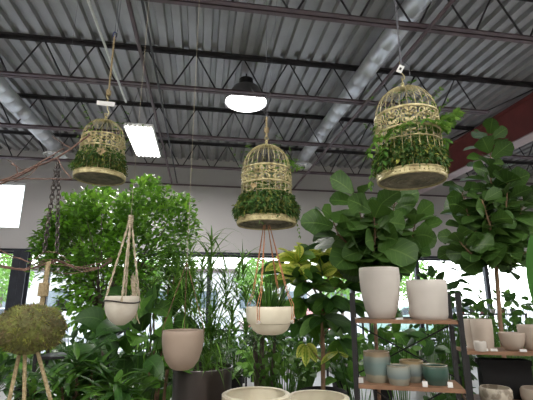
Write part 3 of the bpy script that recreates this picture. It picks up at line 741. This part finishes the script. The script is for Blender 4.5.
for k, (dx, px2, lab) in enumerate([(-.02, 8, 'left'), (.0, 24, 'middle'), (.05, 52, 'right')]):
    a = pb+Vector((dx, -.03, -rb*.72)); b = at(px2, 405, 1.90)
    braid(a, b, .0075, JUTE, {'left': 'leftmost', 'middle': 'middle', 'right': 'rightmost'}[lab]+' of the three jute ropes splaying below the moss ball', turns=10, group='ropes below the moss ball')

# ============================================================ TREES AND PLANTS
def potted(name, loc, label, cat, potlabel, r=.18, h=.32, mtl=None, potgroup=None):
    pt_ = pot_obj('plant_pot', loc, [(r*.78, 0), (r*.8, .01), (r*.95, h*.8), (r*1.0, h*.92), (r*1.04, h)], mtl or NURS, potlabel, group=potgroup, fill=.9, seg=28)
    t = thing(name, (loc[0], loc[1], loc[2]+h*.9), label, cat); return t
# ficus tree
random.seed(33)
Yf = 4.7; bx_ = at(112, 240, Yf); fl = (bx_.x, Yf, 0)
t = potted('ficus_tree', fl, 'bushy bright green ficus tree under the tube light at left', 'tree', 'black nursery pot on the floor under the bushy ficus tree', .24, .36); O = t.location
ms = MB(); ml = MB()
fork = Vector((.02, 0, 1.15)); stem(ms, wob((0, 0, -.03), fork, 6, .012), .030, .022, 8)
tips = []
# clusters given by where the crown fills the view, at varied depth
import itertools
outline = lambda px: (181+ (abs(px-140)/60)**2*16 if px > 75 else 196+(75-px)*.9)
cnt = 0
while cnt < 235:
    px = random.uniform(44, 190); py = random.uniform(180, 318)
    if py < outline(px)+4: continue
    if px < 62 and py > 270: continue
    if py > 285 and random.random() < .5: continue
    if px > 172 and py < 200: continue
    Y = Yf+random.uniform(-.65, .6)*math.sin(PI*(px-38)/158)
    q = at(px, py, Y)-O; tips.append(q); cnt += 1
for i, q in enumerate(tips):
    if i % 3 == 0:
        mid = fork.lerp(q, .5)+rv(.06); stem(ms, [fork-Vector((0, 0, random.uniform(0, .3))), mid, q], .010, .002, 5)
    for k in range(46):
        p = q+rv(.15); d = (p-fork).normalized()+rv(.9)+Vector((0, 0, -.35)); ml.cur = 0 if random.random() < .75 else 1
        ml.leaf(p, d, Vector((0, 0, 1))+rv(.6), random.uniform(.05, .085), random.uniform(.032, .046), 'oval', .5, .18, 3)
ms.build('trunk', GREYBARK, t); ml.build('foliage', [LF_BRIGHT, LF_MID], t)

def fig(t, specs, leafL, seed, Y0, dens=1.0, trunk=None, thick=.014, mats=None, tw=None):
    """specs: stems as lists of (px, py, Y) from low to high; leaves spiral up each"""
    random.seed(seed); O = t.location; ms = MB(); ml = MB()
    if trunk: ms.cur = 0; stem(ms, [at(*q)-O if len(q) == 3 and not isinstance(q, Vector) else q for q in trunk], thick*1.1, thick, 8)
    for sp_ in specs:
        pts = [at(*q)-O for q in sp_]; stem(ms, pts, thick*.75, .004, 6)
        L = sum((b-a).length for a, b in zip(pts, pts[1:])); n = max(4, int(L/.026*dens)); k = 0
        for i in range(n):
            u = i/(n-1); s_ = u*(len(pts)-1); j = min(int(s_), len(pts)-2); p = pts[j].lerp(pts[j+1], s_-j)
            a = i*2.4+random.uniform(-.4, .4); e = -.1+.9*u**2+random.uniform(-.2, .3)
            d = Vector((math.cos(a), math.sin(a), e)); l = leafL*random.uniform(.75, 1.15)*(1-.25*u**3)
            pet = p+d.normalized()*.03; ms.tube([p, pet], .0025, 4)
            ml.leaf(pet, d, Vector((0, -.55, .55))+rv(.75), l, l*.80, 'fiddle', random.uniform(.2, .9), random.uniform(.1, .35), 9, wave=.10)
    ms.build('trunk', tw or BARK, t); ml.build('foliage', mats or [LF_FIG], t)
# fiddle leaf fig behind the left shelf
Y1 = 3.15; b1 = at(372, 300, Y1)
t = potted('fiddle_leaf_fig', (b1.x, Y1, 0), 'broad fiddle leaf fig rising behind the two white pots', 'tree', 'black nursery pot on the floor behind the left shelf', .2, .34)
F1 = [[(372, 266, Y1), (370, 245, Y1), (362, 222, Y1-.05), (355, 196, Y1-.1)], [(374, 264, Y1), (385, 245, Y1), (392, 222, Y1+.1), (395, 200, Y1+.1)], [(371, 264, Y1), (352, 248, Y1+.05), (338, 234, Y1), (332, 218, Y1-.05)],
      [(374, 264, Y1), (398, 248, Y1), (412, 238, Y1-.1), (416, 220, Y1-.15)], [(373, 262, Y1-.05), (375, 235, Y1-.2), (374, 212, Y1-.25)]]
fig(t, F1, .27, 11, Y1, 1.15, trunk=[(b1.x-t.location.x, 0, -.02) and Vector((0, 0, -.02)), Vector((.01, 0, .6)), at(372, 264, Y1)-t.location])
# tall fiddle leaf fig at right
Y2 = 3.3; b2 = at(503, 360, Y2+.35)
t = potted('fiddle_leaf_fig', (b2.x, Y2+.35, 0), 'tall fiddle leaf fig at right whose top crosses the red girder', 'tree', 'black nursery pot on the floor behind the right shelf', .2, .34)
Y2b = Y2+.35
F2 = [[(495, 250, Y2b), (492, 215, Y2b), (491, 180, Y2b), (490, 136, Y2b)], [(495, 262, Y2b), (480, 240, Y2b), (468, 215, Y2b+.1), (462, 190, Y2b+.1)], [(495, 255, Y2b), (512, 235, Y2b), (520, 215, Y2b), (524, 198, Y2b-.1)],
      [(495, 262, Y2b), (472, 255, Y2b-.1), (458, 240, Y2b-.15)], [(495, 258, Y2b), (490, 225, Y2b-.2), (482, 200, Y2b-.25)], [(496, 265, Y2b), (515, 258, Y2b-.1), (530, 250, Y2b-.1)], [(495, 240, Y2b), (506, 210, Y2b-.15), (508, 180, Y2b-.15)]]
fig(t, F2, .27, 12, Y2b, 1.15, trunk=[Vector((0, 0, -.02)), Vector((.01, 0, .55)), at(500, 320, Y2b)-t.location, at(495, 250, Y2b)-t.location], thick=.019, tw=mat('tan bark', (.36, .23, .14), .85, c2=(.24, .15, .09), scale=18, bump=.4))
# variegated rubber plant at centre
random.seed(9)
Y3 = 3.45; b3 = at(323, 391, Y3)
zs3 = .52
t = thing('plant_stand', (b3.x, Y3, 0), 'low black plant stand under the variegated rubber plant, below the frame edge', 'stand')
m = MB(); m.lathe([(0, zs3-.02), (.19, zs3-.02), (.19, zs3), (0, zs3)], 32); m.build('stand_top', BLACK, t)
for k in range(3):
    m = MB(); m.tube([(.14*math.cos(k*2.094), .14*math.sin(k*2.094), zs3-.02), (.18*math.cos(k*2.094), .18*math.sin(k*2.094), 0)], .012, 8); m.build('leg', BLACK, t)
pot_obj('plant_pot', (b3.x, Y3, zs3), [(.15, 0), (.155, .01), (.19, b3.z-zs3-.02), (.2, b3.z-zs3)], NURS, 'black nursery pot on a stand under the variegated rubber plant', seg=32)
t = thing('rubber_plant', (b3.x, Y3, b3.z-.04), 'variegated rubber plant with yellow green top leaves and straight woody stem', 'plant'); O = t.location; ms = MB(); ml = MB()
stem(ms, [Vector((0, 0, -.01)), at(323, 350, Y3)-O, at(322, 310, Y3)-O, at(320, 285, Y3)-O], .020, .013, 8)
for (px, py, yy, n, up_, L, mm) in [(298, 262, 0, 12, .9, .2, 1), (316, 262, .1, 12, 1.1, .22, 1), (334, 268, 0, 12, .9, .2, 1), (322, 275, -.15, 12, .6, .22, 1), (300, 275, -.15, 12, .4, .2, 1), (290, 282, .1, 8, .3, .22, 0), (345, 286, .1, 8, .3, .2, 0), (312, 285, -.1, 10, .2, .2, 0), (286, 270, .1, 9, .6, .2, 1), (346, 278, .05, 9, .6, .2, 1), (322, 318, -.1, 9, -.1, .2, 0), (300, 322, .1, 8, -.2, .18, 0), (345, 305, 0, 9, .1, .2, 0), (330, 300, -.1, 10, 0, .2, 0), (303, 300, 0, 9, -.2, .2, 0), (335, 318, .05, 8, -.3, .2, 0), (340, 340, .1, 8, -.5, .2, 0), (306, 345, .1, 6, -.3, .16, 1), (338, 352, 0, 7, .1, .15, 1)]:
    q = at(px, py, Y3+yy)-O; stem(ms, [at(321, min(360, py+22), Y3)-O, q], .007, .004, 5)
    for i in range(n):
        a = i*2.4+px; ml.cur = 2 if (mm and random.random() < .6) else random.randrange(2); d = Vector((math.cos(a), math.sin(a), up_+random.uniform(-.3, .3)))
        ml.leaf(q, d, Vector((0, -.6, .5))+rv(.5), L*random.uniform(.95, 1.4), L*.5, 'oval', random.uniform(.3, 1.2), .25, 6)
ms.build('trunk', mat('tan bark', (.36, .23, .14), .85, c2=(.24, .15, .09), scale=18, bump=.4), t); ml.build('foliage', [LF_MID, LF_DARK, LF_LIME], t)
# banana leaf at the right edge
t = potted('banana_plant', (at(552, 300, 1.75).x, 1.75, 0), 'upright fresh green banana leaf at the far right edge', 'plant', 'black nursery pot under the banana plant beyond the right edge', .16, .3); O = t.location
ms = MB(); ml = MB(); a = Vector((0, 0, -.02)); stem(ms, [a, Vector((0, 0, .7)), at(545, 330, 1.75)-O], .03, .012)
ml.leaf(at(544, 322, 1.75)-O, (-.08, -.1, 1), (-.3, -1, 0), .42, .11, 'oval', .05, .3, 10); ml.leaf(at(544, 320, 1.75)-O, (.6, .2, 1), (-.3, -1, 0), .55, .14, 'oval', .6, .3, 10)
ms.build('stem', LF_BANANA, t); ml.build('foliage', [LF_BANANA], t)

# --- big leaved plants low at left and centre
def bigleaf(px, py, Y, W_, H_, n, L, kind, mats, name, label, seed, cat='plant', asp=.6, zfloor=0, droop=.8, potlab=None, r=.16):
    """a clump whose crown is centred on the pixel at distance Y, growing out of a floor pot"""
    random.seed(seed); c = at(px, py, Y); sc_ = ((c-EYE).dot(FW))/400; rw = W_/2*sc_; rh = H_/2*sc_
    t = potted(name, (c.x, Y, zfloor), label, cat, potlab or ('black pot of the '+label), r, .3); O = t.location; ms = MB(); ml = MB(); cz = c-O
    for i in range(n):
        v = rv(1); q = cz+Vector((v.x*rw, v.y*min(rw, .35), v.z*rh)); base = Vector((v.x*.05, v.y*.05, -.02))
        if kind == 'blade':
            a = random.uniform(0, 2*PI); 
        mid = base.lerp(q, .55); mid.x *= .75; stem(ms, [base, mid, q], .005, .003, 4)
        d = Vector((v.x*1.1, v.y-.55, random.uniform(-.1, .8)))+rv(.4); ml.cur = random.randrange(len(mats))
        ml.leaf(q, d, Vector((0, -.5, .7))+rv(.5), L*random.uniform(.7, 1.2), L*asp*random.uniform(.8, 1.1), kind, droop*random.uniform(.5, 1.4), .22, 7)
    ms.build('stems', LF_MID, t); ml.build('foliage', mats, t); return t
def strap(px, py, Y, n, L, W, mats, name, label, seed, heads=3, spreadpx=20, up=.6, droop=1.1, r=.15, cane=BARK, potlab=None, cr=.010):
    random.seed(seed); c = at(px, py, Y)
    t = potted(name, (c.x, Y, 0), label, 'plant', potlab or ('black pot of the '+label), r, .3); O = t.location; ms = MB(); ml = MB()
    for h in range(heads):
        q = at(px+random.uniform(-1, 1)*spreadpx, py+random.uniform(-1, 1)*spreadpx*.7, Y+random.uniform(-.15, .15))-O
        stem(ms, wob((random.uniform(-.05, .05), random.uniform(-.05, .05), -.02), q, 5, .01), cr, cr*.7, 6)
        for i in range(n):
            a = i*2.4+h; e = random.uniform(up-.7, up+1.0); ml.cur = random.randrange(len(mats))
            ml.leaf(q+Vector((0, 0, random.uniform(-.12, .03))), (math.cos(a), math.sin(a), e), (0, 0, 1), L*random.uniform(.7, 1.2), W, 'blade' if W < .03 else 'oval', droop*random.uniform(.4, 1.4), .3, 6)
    ms.build('canes', cane, t); ml.build('foliage', mats, t); return t
bigleaf(142, 322, 3.35, 84, 64, 34, .27, 'heart', [LF_DARK, LF_MID, LF_DARK], 'philodendron', 'dark broad-leaved philodendron behind the small off-white hanging pot', 41, asp=.62)
bigleaf(120, 372, 3.0, 90, 50, 30, .24, 'heart', [LF_DARK, LF_MID], 'philodendron', 'dark heart-leaved philodendron low at left of the metal planter', 42, asp=.6)
strap(88, 380, 2.7, 24, .25, .035, [LF_MID, LF_DARK], 'dracaena', 'green strap-leaved dracaena at bottom left', 43, 5, 28)
strap(40, 385, 3.1, 24, .24, .03, [LF_MID, LF_DARK], 'dracaena', 'mid green strap-leaved dracaena behind the moss ball ropes', 44, 4, 24)
strap(125, 395, 2.5, 24, .22, .04, [LF_MID, LF_DARK], 'dracaena', 'glossy broad strap-leaved dracaena at the bottom edge left of centre', 45, 3, 22)
bigleaf(172, 384, 4.3, 50, 40, 30, .22, 'heart', [LF_DARK, LF_MID], 'philodendron', 'dark leafy philodendron behind the left side of the metal planter', 54)
bigleaf(285, 365, 3.9, 70, 44, 60, .11, 'oval', [LF_GRASS, LF_MID], 'leafy_shrub', 'fresh green small-leaved shrub behind the cream planters', 46, asp=.55)
bigleaf(358, 365, 4.0, 60, 60, 30, .18, 'heart', [LF_DARK, LF_MID], 'leafy_shrub', 'dark leafy shrub in the gap between rubber plant and shelf', 47)
bigleaf(397, 342, 3.8, 70, 34, 18, .24, 'oval', [LF_MID, LF_DARK], 'peace_lily', 'broad-leaved peace lily seen between the shelf boards', 48, asp=.5)
bigleaf(440, 290, 3.9, 46, 60, 40, .14, 'heart', [LF_DARK], 'leafy_shrub', 'dark leafy shrub behind the right end of the left shelf', 49)
strap(262, 330, 3.95, 26, .3, .02, [LF_DARK, LF_MID], 'dracaena', 'thin-caned dark dracaena under the cream hanging bowl', 50, 5, 22, up=.6, cane=GREYBARK, cr=.022)
strap(164, 288, 3.9, 34, .32, .014, [LF_DARK, LF_GRASS], 'spider_palm', 'fine-leaved dark palm between ficus and grassy palm', 51, 6, 22)
bigleaf(505, 310, 4.2, 90, 50, 60, .13, 'oval', [LF_MID, LF_DARK], 'leafy_shrub', 'green shrub behind the bowl on the right shelf', 52)
bigleaf(440, 375, 3.5, 60, 50, 26, .18, 'heart', [LF_DARK], 'leafy_shrub', 'dark leafy shrub at the foot of the shelf posts', 53)
# far plants between here and the glass
far = [(-10, 372, 6.5), (30, 360, 7.2), (75, 352, 6.0), (110, 362, 7.4), (150, 356, 6.8), (200, 345, 6.2), (235, 352, 7.5), (270, 358, 6.6), (305, 345, 6.1), (340, 352, 7.0), (380, 350, 6.4), (420, 350, 7.4), (455, 340, 6.2), (490, 335, 7.2), (525, 345, 6.4)]
names = ['at far left', 'left of the steel column foot', 'below the moss ball, right of it', 'beyond the left dracaena', 'beyond the tan hanging pot', 'beyond the grassy palm', 'beyond the cream hanging bowl', 'under the bowl cords', 'beyond the rubber plant stem', 'left of the shelf', 'seen through the shelf', 'behind the shelf posts', 'left of the tall fig stem', 'right of the tall fig stem', 'at the far right by the glass']
for i, (px, py, Y) in enumerate(far):
    o = bigleaf(px, py, Y, 60*6/Y*1.1, 46, 120, .18, random.choice(['oval', 'heart']), [[LF_DARK, LF_MID], [LF_MID, LF_GRASS], [LF_DARK]][i % 3], 'floor_plant', 'bushy floor plant near the windows, '+names[i], 60+i, asp=.5, potlab='dark pot of the bushy floor plant '+names[i])
    o['group'] = 'bushy floor plants near the windows'

# ============================================================ SHELVES
def slab(m, a, b, depth, th, nrm):
    a = Vector(a); b = Vector(b); c = nrm*depth
    v = [a, b, b+c, a+c]; v += [q+Vector((0, 0, -th)) for q in v]
    m.add(v, [(0, 1, 2, 3), (7, 6, 5, 4), (0, 4, 5, 1), (1, 5, 6, 2), (2, 6, 7, 3), (3, 7, 4, 0)])
# left shelf: front corners on the floor plan
zt_ = 1.49
A = atz(356, 318.5, zt_-.0); B = atz(459, 321.5, zt_)
zt_ = 1.485
YA, YB = 2.62, 2.38
A = at(355, 318, YA); B = at(458, 322, YB); zt_ = (A.z+B.z)/2; A.z = B.z = zt_
ax = (B-A); ax.z = 0; WS = ax.length; ax.normalize(); ny = Vector((-ax.y, ax.x, 0)); DS = .30
ang = math.atan2(ax.y, ax.x)
zl_ = (at(358, 381, YA).z+at(460, 393, YB).z)/2; zl_ = at(410, 387, 2.5).z
t = thing('display_shelf', (A.x, A.y, 0), 'black metal rack with wooden boards holding two white and four glazed pots', 'shelf', rz=ang)
for zz in (zt_, zl_, zl_-.42, .1):
    m = MB(); m.box((WS/2, DS/2, zz-.0115), (WS, DS, .023)); m.build('shelf_board', WOOD, t, smooth=False)
ztop_ = at(351, 293, YA).z
for i, (xx, yy) in enumerate(((-.014, -.005), (WS+.014, -.005), (-.014, DS+.005), (WS+.014, DS+.005))):
    m = MB(); m.box((xx, yy, (ztop_)/2), (.028, .034, ztop_)); m.build('post', BLACK, t, smooth=False)
for s_ in (0, 1):
    for zz in (zt_, zl_, .1):
        m = MB(); m.beam((-.014 if s_ == 0 else WS+.014, 0, zz-.035), (-.014 if s_ == 0 else WS+.014, DS, zz-.035), .015, .02); m.build('side_rail', BLACK, t, smooth=False)
for (za, zb) in ((zt_-.05, zl_+.02), (zl_-.03, zl_-.4)):
    for (u, v) in ((0, 1), (1, 0)):
        m = MB(); m.tube([(WS*u, DS+.01, za), (WS*v, DS+.01, zb)], .005, 6); m.build('brace', BLACK, t)
def on_shelf(px, depth, z, pyc=372):     # where the ray of a column meets a line parallel to the board front
    best = None
    o_ = A+ny*depth
    d = FW*F+RT*(px-266.5)+UP*(200-pyc); dx, dy = d.x, d.y
    # solve EYE + s*d = o_ + u*ax in plan
    det = dx*(-ax.y)+dy*ax.x; s_ = (o_.x*(-ax.y)+o_.y*ax.x)/det
    return Vector((dx*s_, dy*s_, z))
def rpx(px0, px1, p): return (px1-px0)/2*((p-EYE).dot(FW))/400
def toh(p, py): return at(266, py, p.y).z
q = on_shelf(380.5, .14, zt_, 296); r = rpx(360.5, 400, q)*1.02; h = at(380, 267.5, q.y-r*.3).z-zt_
pot_obj('white_planter', q, [(r*.56, 0), (r*.62, .006), (r*.78, h*.18), (r*.90, h*.40), (r*.975, h*.65), (r*1.0, h*.85), (r*.99, h)], POT_W, 'tall tapered white ceramic pot, left one on the upper board', group='white pots on the upper board', soil=False)
q = on_shelf(427.5, .14, zt_, 300); r = rpx(408, 447, q); h = at(427, 280, q.y-r*.3).z-zt_
pot_obj('white_planter', q, [(r*.84, 0), (r*.88, .006), (r*.93, .03), (r*.96, h*.4), (r*1.0, h*.7), (r*1.0, h)], POT_W, 'straight cylindrical white ceramic pot, right one on the upper board', group='white pots on the upper board', soil=False)
m = MB()
for px0, px1, ytop, dep, mt, lab in ((364, 391, 351, .14, GLAZE1, 'tall blue green glazed pot at left end of the lower board'), (387, 410, 365, .07, GLAZE2, 'short pale blue glazed pot in front on the lower board'),
                                     (400, 424, 360, .20, GLAZE2, 'blue grey glazed pot behind the short pale one'), (423, 448, 364.5, .13, GLAZE3, 'dark green glazed pot at right end of the lower board')):
    pxc = (px0+px1)/2; q = on_shelf(pxc, dep, zl_); r = rpx(px0, px1, q); h = at(pxc, ytop, q.y).z-zl_
    g_ = [(r*.80, 0), (r*.84, .005), (r*.86, h*.2), (r*.93, h*.3), (r*.99, h*.5), (r*.98, h*.85), (r*.94, h*.92), (r*.98, h)]
    pot_obj('glazed_pot', q, g_, mt, lab, group='glazed pots on the lower board', rim_in=.008, soil=False)
def shelf_tag(p, w_, h_, label, rz=0, group='white price cards on the shelves', lean=.25):
    m = MB(); m.box((0, 0, h_/2), (w_, .002, h_), Matrix.Rotation(-lean, 3, 'X')); m.box((0, .015, .001), (w_, .034, .002))
    o = m.build('price_card', WHITE, smooth=False); o.location = p; o.rotation_euler = (0, 0, rz); return tag(o, label, 'price card', group)
for px, dep, lab in ((360.5, .05, 'white price card at the left end of the lower board'), (424, .02, 'white price card before the gap between blue and green pots'), (449, .03, 'white price card right of the dark green pot')):
    shelf_tag(on_shelf(px, dep, zl_+.001), .030, .032, lab, ang)
for px, dep, lab in ((357, .015, 'flat white price strip left of the tapered white pot'), (404, .015, 'flat white price strip between the two white pots')):
    o_ = shelf_tag(on_shelf(px, dep, zt_+.001), .04, .012, lab, ang)

# right shelf, further back
YC, YD = 3.15, 2.95
A2 = at(466, 351, YC); B2 = at(545, 357, YD); zs = A2.z; B2.z = zs
ax2 = B2-A2; W2 = ax2.length+.5; ax2.normalize(); ny2 = Vector((-ax2.y, ax2.x, 0)); ang2 = math.atan2(ax2.y, ax2.x)
A, ax, ny = A2, ax2, ny2
t = thing('display_shelf', (A2.x, A2.y, 0), 'wooden plank rack at the right edge with tan and white pots', 'shelf', rz=ang2)
zlow = at(495, 403, 3.0).z
for zz in (zs, zlow-.03, .15):
    m = MB(); m.box((W2/2, .16, zz-.0125), (W2, .34, .025)); m.build('shelf_board', WOOD, t, smooth=False)
for xx, yy in ((.0, .0), (W2, .0), (0, .32), (W2, .32)):
    m = MB(); m.box((xx, yy, (zs-.026)/2), (.03, .03, zs-.026)); m.build('post', BLACK, t, smooth=False)
POT_T2 = mat('dusty beige ceramic', (.50, .42, .345), .6, c2=(.44, .365, .30), scale=6)
for px0, px1, yt, dep, mt, lab, k in ((466, 484, 319, .21, POT_T2, 'straight beige pot at the left end of the right shelf, partly behind its neighbour', 0), (473, 493, 319, .12, POT_T2, 'larger straight beige pot with small dish before it on the right shelf', 0),
                                      (473.5, 485, 341, .02, POT_W, 'tiny white footed pot in front on the right shelf', 0), (500, 524, 332.5, .12, POT_T2, 'round-bottomed beige bowl on the right shelf', 1), (520, 545, 325, .15, POT_T2, 'tall round-bottomed beige pot cut by the right frame edge', 1)):
    pxc = (px0+px1)/2; q = on_shelf(pxc, dep, zs, 338); r = rpx(px0, px1, q); h = at(pxc, yt, q.y).z-zs
    g_ = curve(r*.45, r, h, .6) if k else [(r*.84, 0), (r*.9, .005), (r*.95, h*.3), (r, h*.7), (r, h)]
    pot_obj('ceramic_pot', q, g_, mt, lab, group='pots on the right shelf', rim_in=.008, soil=False)
for px, lab in ((487.5, 'white price card under the larger straight beige pot'), (497, 'white price card left of the beige bowl'), (526.5, 'white price card right of the beige bowl')):
    shelf_tag(on_shelf(px, .0+.01, zs+.001), .05, .022, lab, ang2, lean=.7)
q = on_shelf(498, .16, zlow-.03)
# black square planter under the shelf, marbled pots on the lower board
m = MB(); q1 = on_shelf(504, .26, 0); q1.z = zlow-.03; hb = at(504, 359, q1.y).z-q1.z
t = thing('square_planter', q1, 'big matt black square planter beneath the right shelf board', 'pot', rz=ang2)
hb = min(hb, zs-.03-q1.z)
m = MB(); s_ = .19
m.box((0, 0, hb/2), (s_*2, .14, hb)); m.box((0, 0, hb-.02), (s_*2+.02, .15, .04)); m.build('planter_body', NURS, t, smooth=False)
for px0, px1, yt, dep, mt, lab in ((478, 508, 387, .06, MARB, 'cream pot with brown marbling low at right'), (519, 548, 388, .06, POT_T2, 'plain beige pot low at the right corner')):
    pxc = (px0+px1)/2; q = on_shelf(pxc, dep, zlow-.03); r = rpx(px0, px1, q); h = max(.06, at(pxc, yt, q.y).z-q.z)
    pot_obj('ceramic_pot', q, [(r*.8, 0), (r*.9, .01), (r, h*.4), (r, h*.85), (r*.93, h)], mt, lab, group='pots on the low right board', rim_in=.01, soil=False)

# ============================================================ MIDDLE DISTANCE: black metal racks by the glass
def rack(px, Y, w_, z1, label, d=.4):
    c = at(px, 330, Y); t = thing('plant_rack', (c.x, Y, 0), label, 'rack', 'black racks near the glass')
    for sx in (-1, 1):
        for sy in (-1, 1): m = MB(); m.box((sx*w_/2, sy*d/2, z1/2), (.035, .035, z1)); m.build('post', BLACK, t, smooth=False)
    for zz in (z1-.02, z1*.62, z1*.28): m = MB(); m.box((0, 0, zz), (w_-.036, d, .03)); m.build('shelf_board', BLACK, t, smooth=False)
    return t, z1
r1, _ = rack(77, 5.6, .75, 1.5, 'black metal rack near the glass right of the moss ball')
r2_, _ = rack(285, 8.3, 1.6, 1.25, 'long black metal rack near the glass behind the central bowl')
r3, _ = rack(215, 8.8, 1.5, 1.0, 'low black metal rack near the glass behind the grassy palm')
r4, _ = rack(400, 8.4, 1.5, 1.25, 'black metal rack near the glass seen through the left shelf')
r5, _ = rack(490, 8.6, 1.6, 1.3, 'black metal rack near the glass behind the tall fig stem')
random.seed(77)
cols_ = [mat('small pot terracotta', (.35, .13, .08), .7), mat('small pot white', (.6, .58, .55), .6), mat('small pot pink', (.5, .22, .25), .6), mat('small pot grey', (.2, .2, .21), .6)]
cn = ['terracotta', 'white', 'pink', 'grey']
for rk, w_, z1, where in ((r1, .75, 1.5, 'on the rack right of the moss ball'), (r2_, 1.6, 1.25, 'on the rack behind the central bowl'), (r4, 1.5, 1.25, 'on the rack behind the left shelf'), (r5, 1.6, 1.3, 'on the rack behind the tall fig')):
    n = int(w_/.26)
    for k in range(n):
        ci = (k*3+int(w_*10)) % 4; x = rk.location.x-w_/2+.15+k*(w_-.3)/max(1, n-1); pos = ['left end', 'second from left', 'third from left', 'fourth from left', 'fifth from left', 'sixth from left'][k]
        t = thing('small_potted_plant', (x, rk.location.y, z1-.005), 'small plant in %s pot, %s, %s' % (cn[ci], pos, where), 'potted plant', 'small potted plants on the racks')
        m = MB(); m.lathe([(0, 0), (.045, 0), (.065, .10), (.058, .10), (.05, .08), (0, .08)], 20); m.build('pot_body', cols_[ci], t)
        m = MB()
        for i in range(26):
            a = i*2.4; m.leaf((0, 0, .08), (math.cos(a), math.sin(a), random.uniform(.2, 2)), (0, 0, 1), random.uniform(.08, .17), .035, 'oval', .8, .2, 3)
        m.build('foliage', [[LF_MID], [LF_DARK], [LF_GRASS]][k % 3], t)

# ============================================================ OUTSIDE
m = MB(); m.box((1, 45, -.15), (120, 70, .1)); tag(m.build('car_park', ASPH, smooth=False), kind='structure')
def car(x, y, rz, c, label):
    t = thing('car', (x, y, -.1), label, 'car', 'cars parked outside', rz)
    body = mat('car paint %s' % (c,), c, .25, .3, coat=.8)
    m = MB(); prof = [(-2.15, .35), (-2.2, .65), (-2.0, .85), (-1.2, .95), (-.6, 1.38), (.7, 1.42), (1.45, 1.0), (2.05, .9), (2.2, .6), (2.15, .32)]
    n = len(prof); vs_ = [(a, s_*(.85 if b < 1.1 else .68), b) for s_ in (-1, 1) for a, b in prof]
    m.add(vs_, [tuple(range(n)), tuple(range(2*n-1, n-1, -1))]+[(i, n+i, n+(i+1) % n, (i+1) % n) for i in range(n)]); m.build('car_body', body, t, smooth=False)
    gm = mat('car glass', (.03, .04, .05), .1, .2)
    for s_ in (-1, 1):
        m = MB(); m.add([(-1.05, s_*.84, .98), (-.58, s_*.71, 1.33), (.65, s_*.71, 1.36), (1.25, s_*.84, 1.0)], [(0, 1, 2, 3)]); m.build('side_window', gm, t, smooth=False)
    for a in (-1.35, 1.35):
        for s_ in (-1, 1): m = MB(); m.tube([(a, s_*.66, .32), (a, s_*.88, .32)], .32, 20); wl = m.build('wheel', NURS, t); m = MB(); m.tube([(a, s_*.87, .32), (a, s_*.895, .32)], .19, 14); m.build('hubcap', DUCTM, wl)
car(-7.5, 19, .1, (.55, .57, .62), 'silver car parked outside beyond the steel column')
car(-2.6, 21, 0, (.60, .62, .65), 'pale grey car parked outside beyond the ficus tree')
car(4.2, 20, .1, (.50, .20, .20), 'dull red car parked outside behind the central bowl')
car(9.9, 18.6, 0, (.20, .34, .30), 'green car parked outside behind the tall fig stem')
car(13.8, 21, .05, (.66, .66, .66), 'white car parked outside at far right')
BW = mat('pale rendered building', (.62, .61, .60), .8, c2=(.56, .55, .55), scale=1)
t = thing('building', (-4, 46, -.1), 'pale low building across the car park', 'building')
m = MB(); m.box((0, 0, 2.2), (46, 8, 4.4)); m.build('wall', BW, t, smooth=False); m = MB(); m.box((0, -.1, 4.6), (47, 8.6, .4)); m.build('roof', PRIMER, t, smooth=False)
for k in range(9): m = MB(); m.box((-19+k*4.7, -4.03, 1.7), (2.4, .08, 1.7)); m.build('window', mat('far shop window', (.15, .19, .22), .2), t, smooth=False)
random.seed(90)
for i, (x, y, s_) in enumerate(((-14, 32, 2.3), (-4.5, 34, 2.0), (4.5, 33, 2.2), (11, 31, 2.4), (19, 34, 2.6))):
    t = thing('street_tree', (x, y, -.1), 'leafy tree outside, %s across the car park' % ['leftmost', 'second from left', 'middle one', 'fourth from left', 'rightmost'][i], 'tree', 'trees across the car park')
    m = MB(); stem(m, [(0, 0, 0), (.05, 0, 1.2), (0, 0, 2.6)], .16, .08); m.build('trunk', GREYBARK, t); m = MB()
    for k in range(900):
        p = Vector((0, 0, 3.4))+Vector(rv(1)*s_)*.8; m.leaf(p, rv(1), rv(1), .35, .22, 'oval', .3, .1, 2)
    m.build('foliage', [LF_GRASS], t)
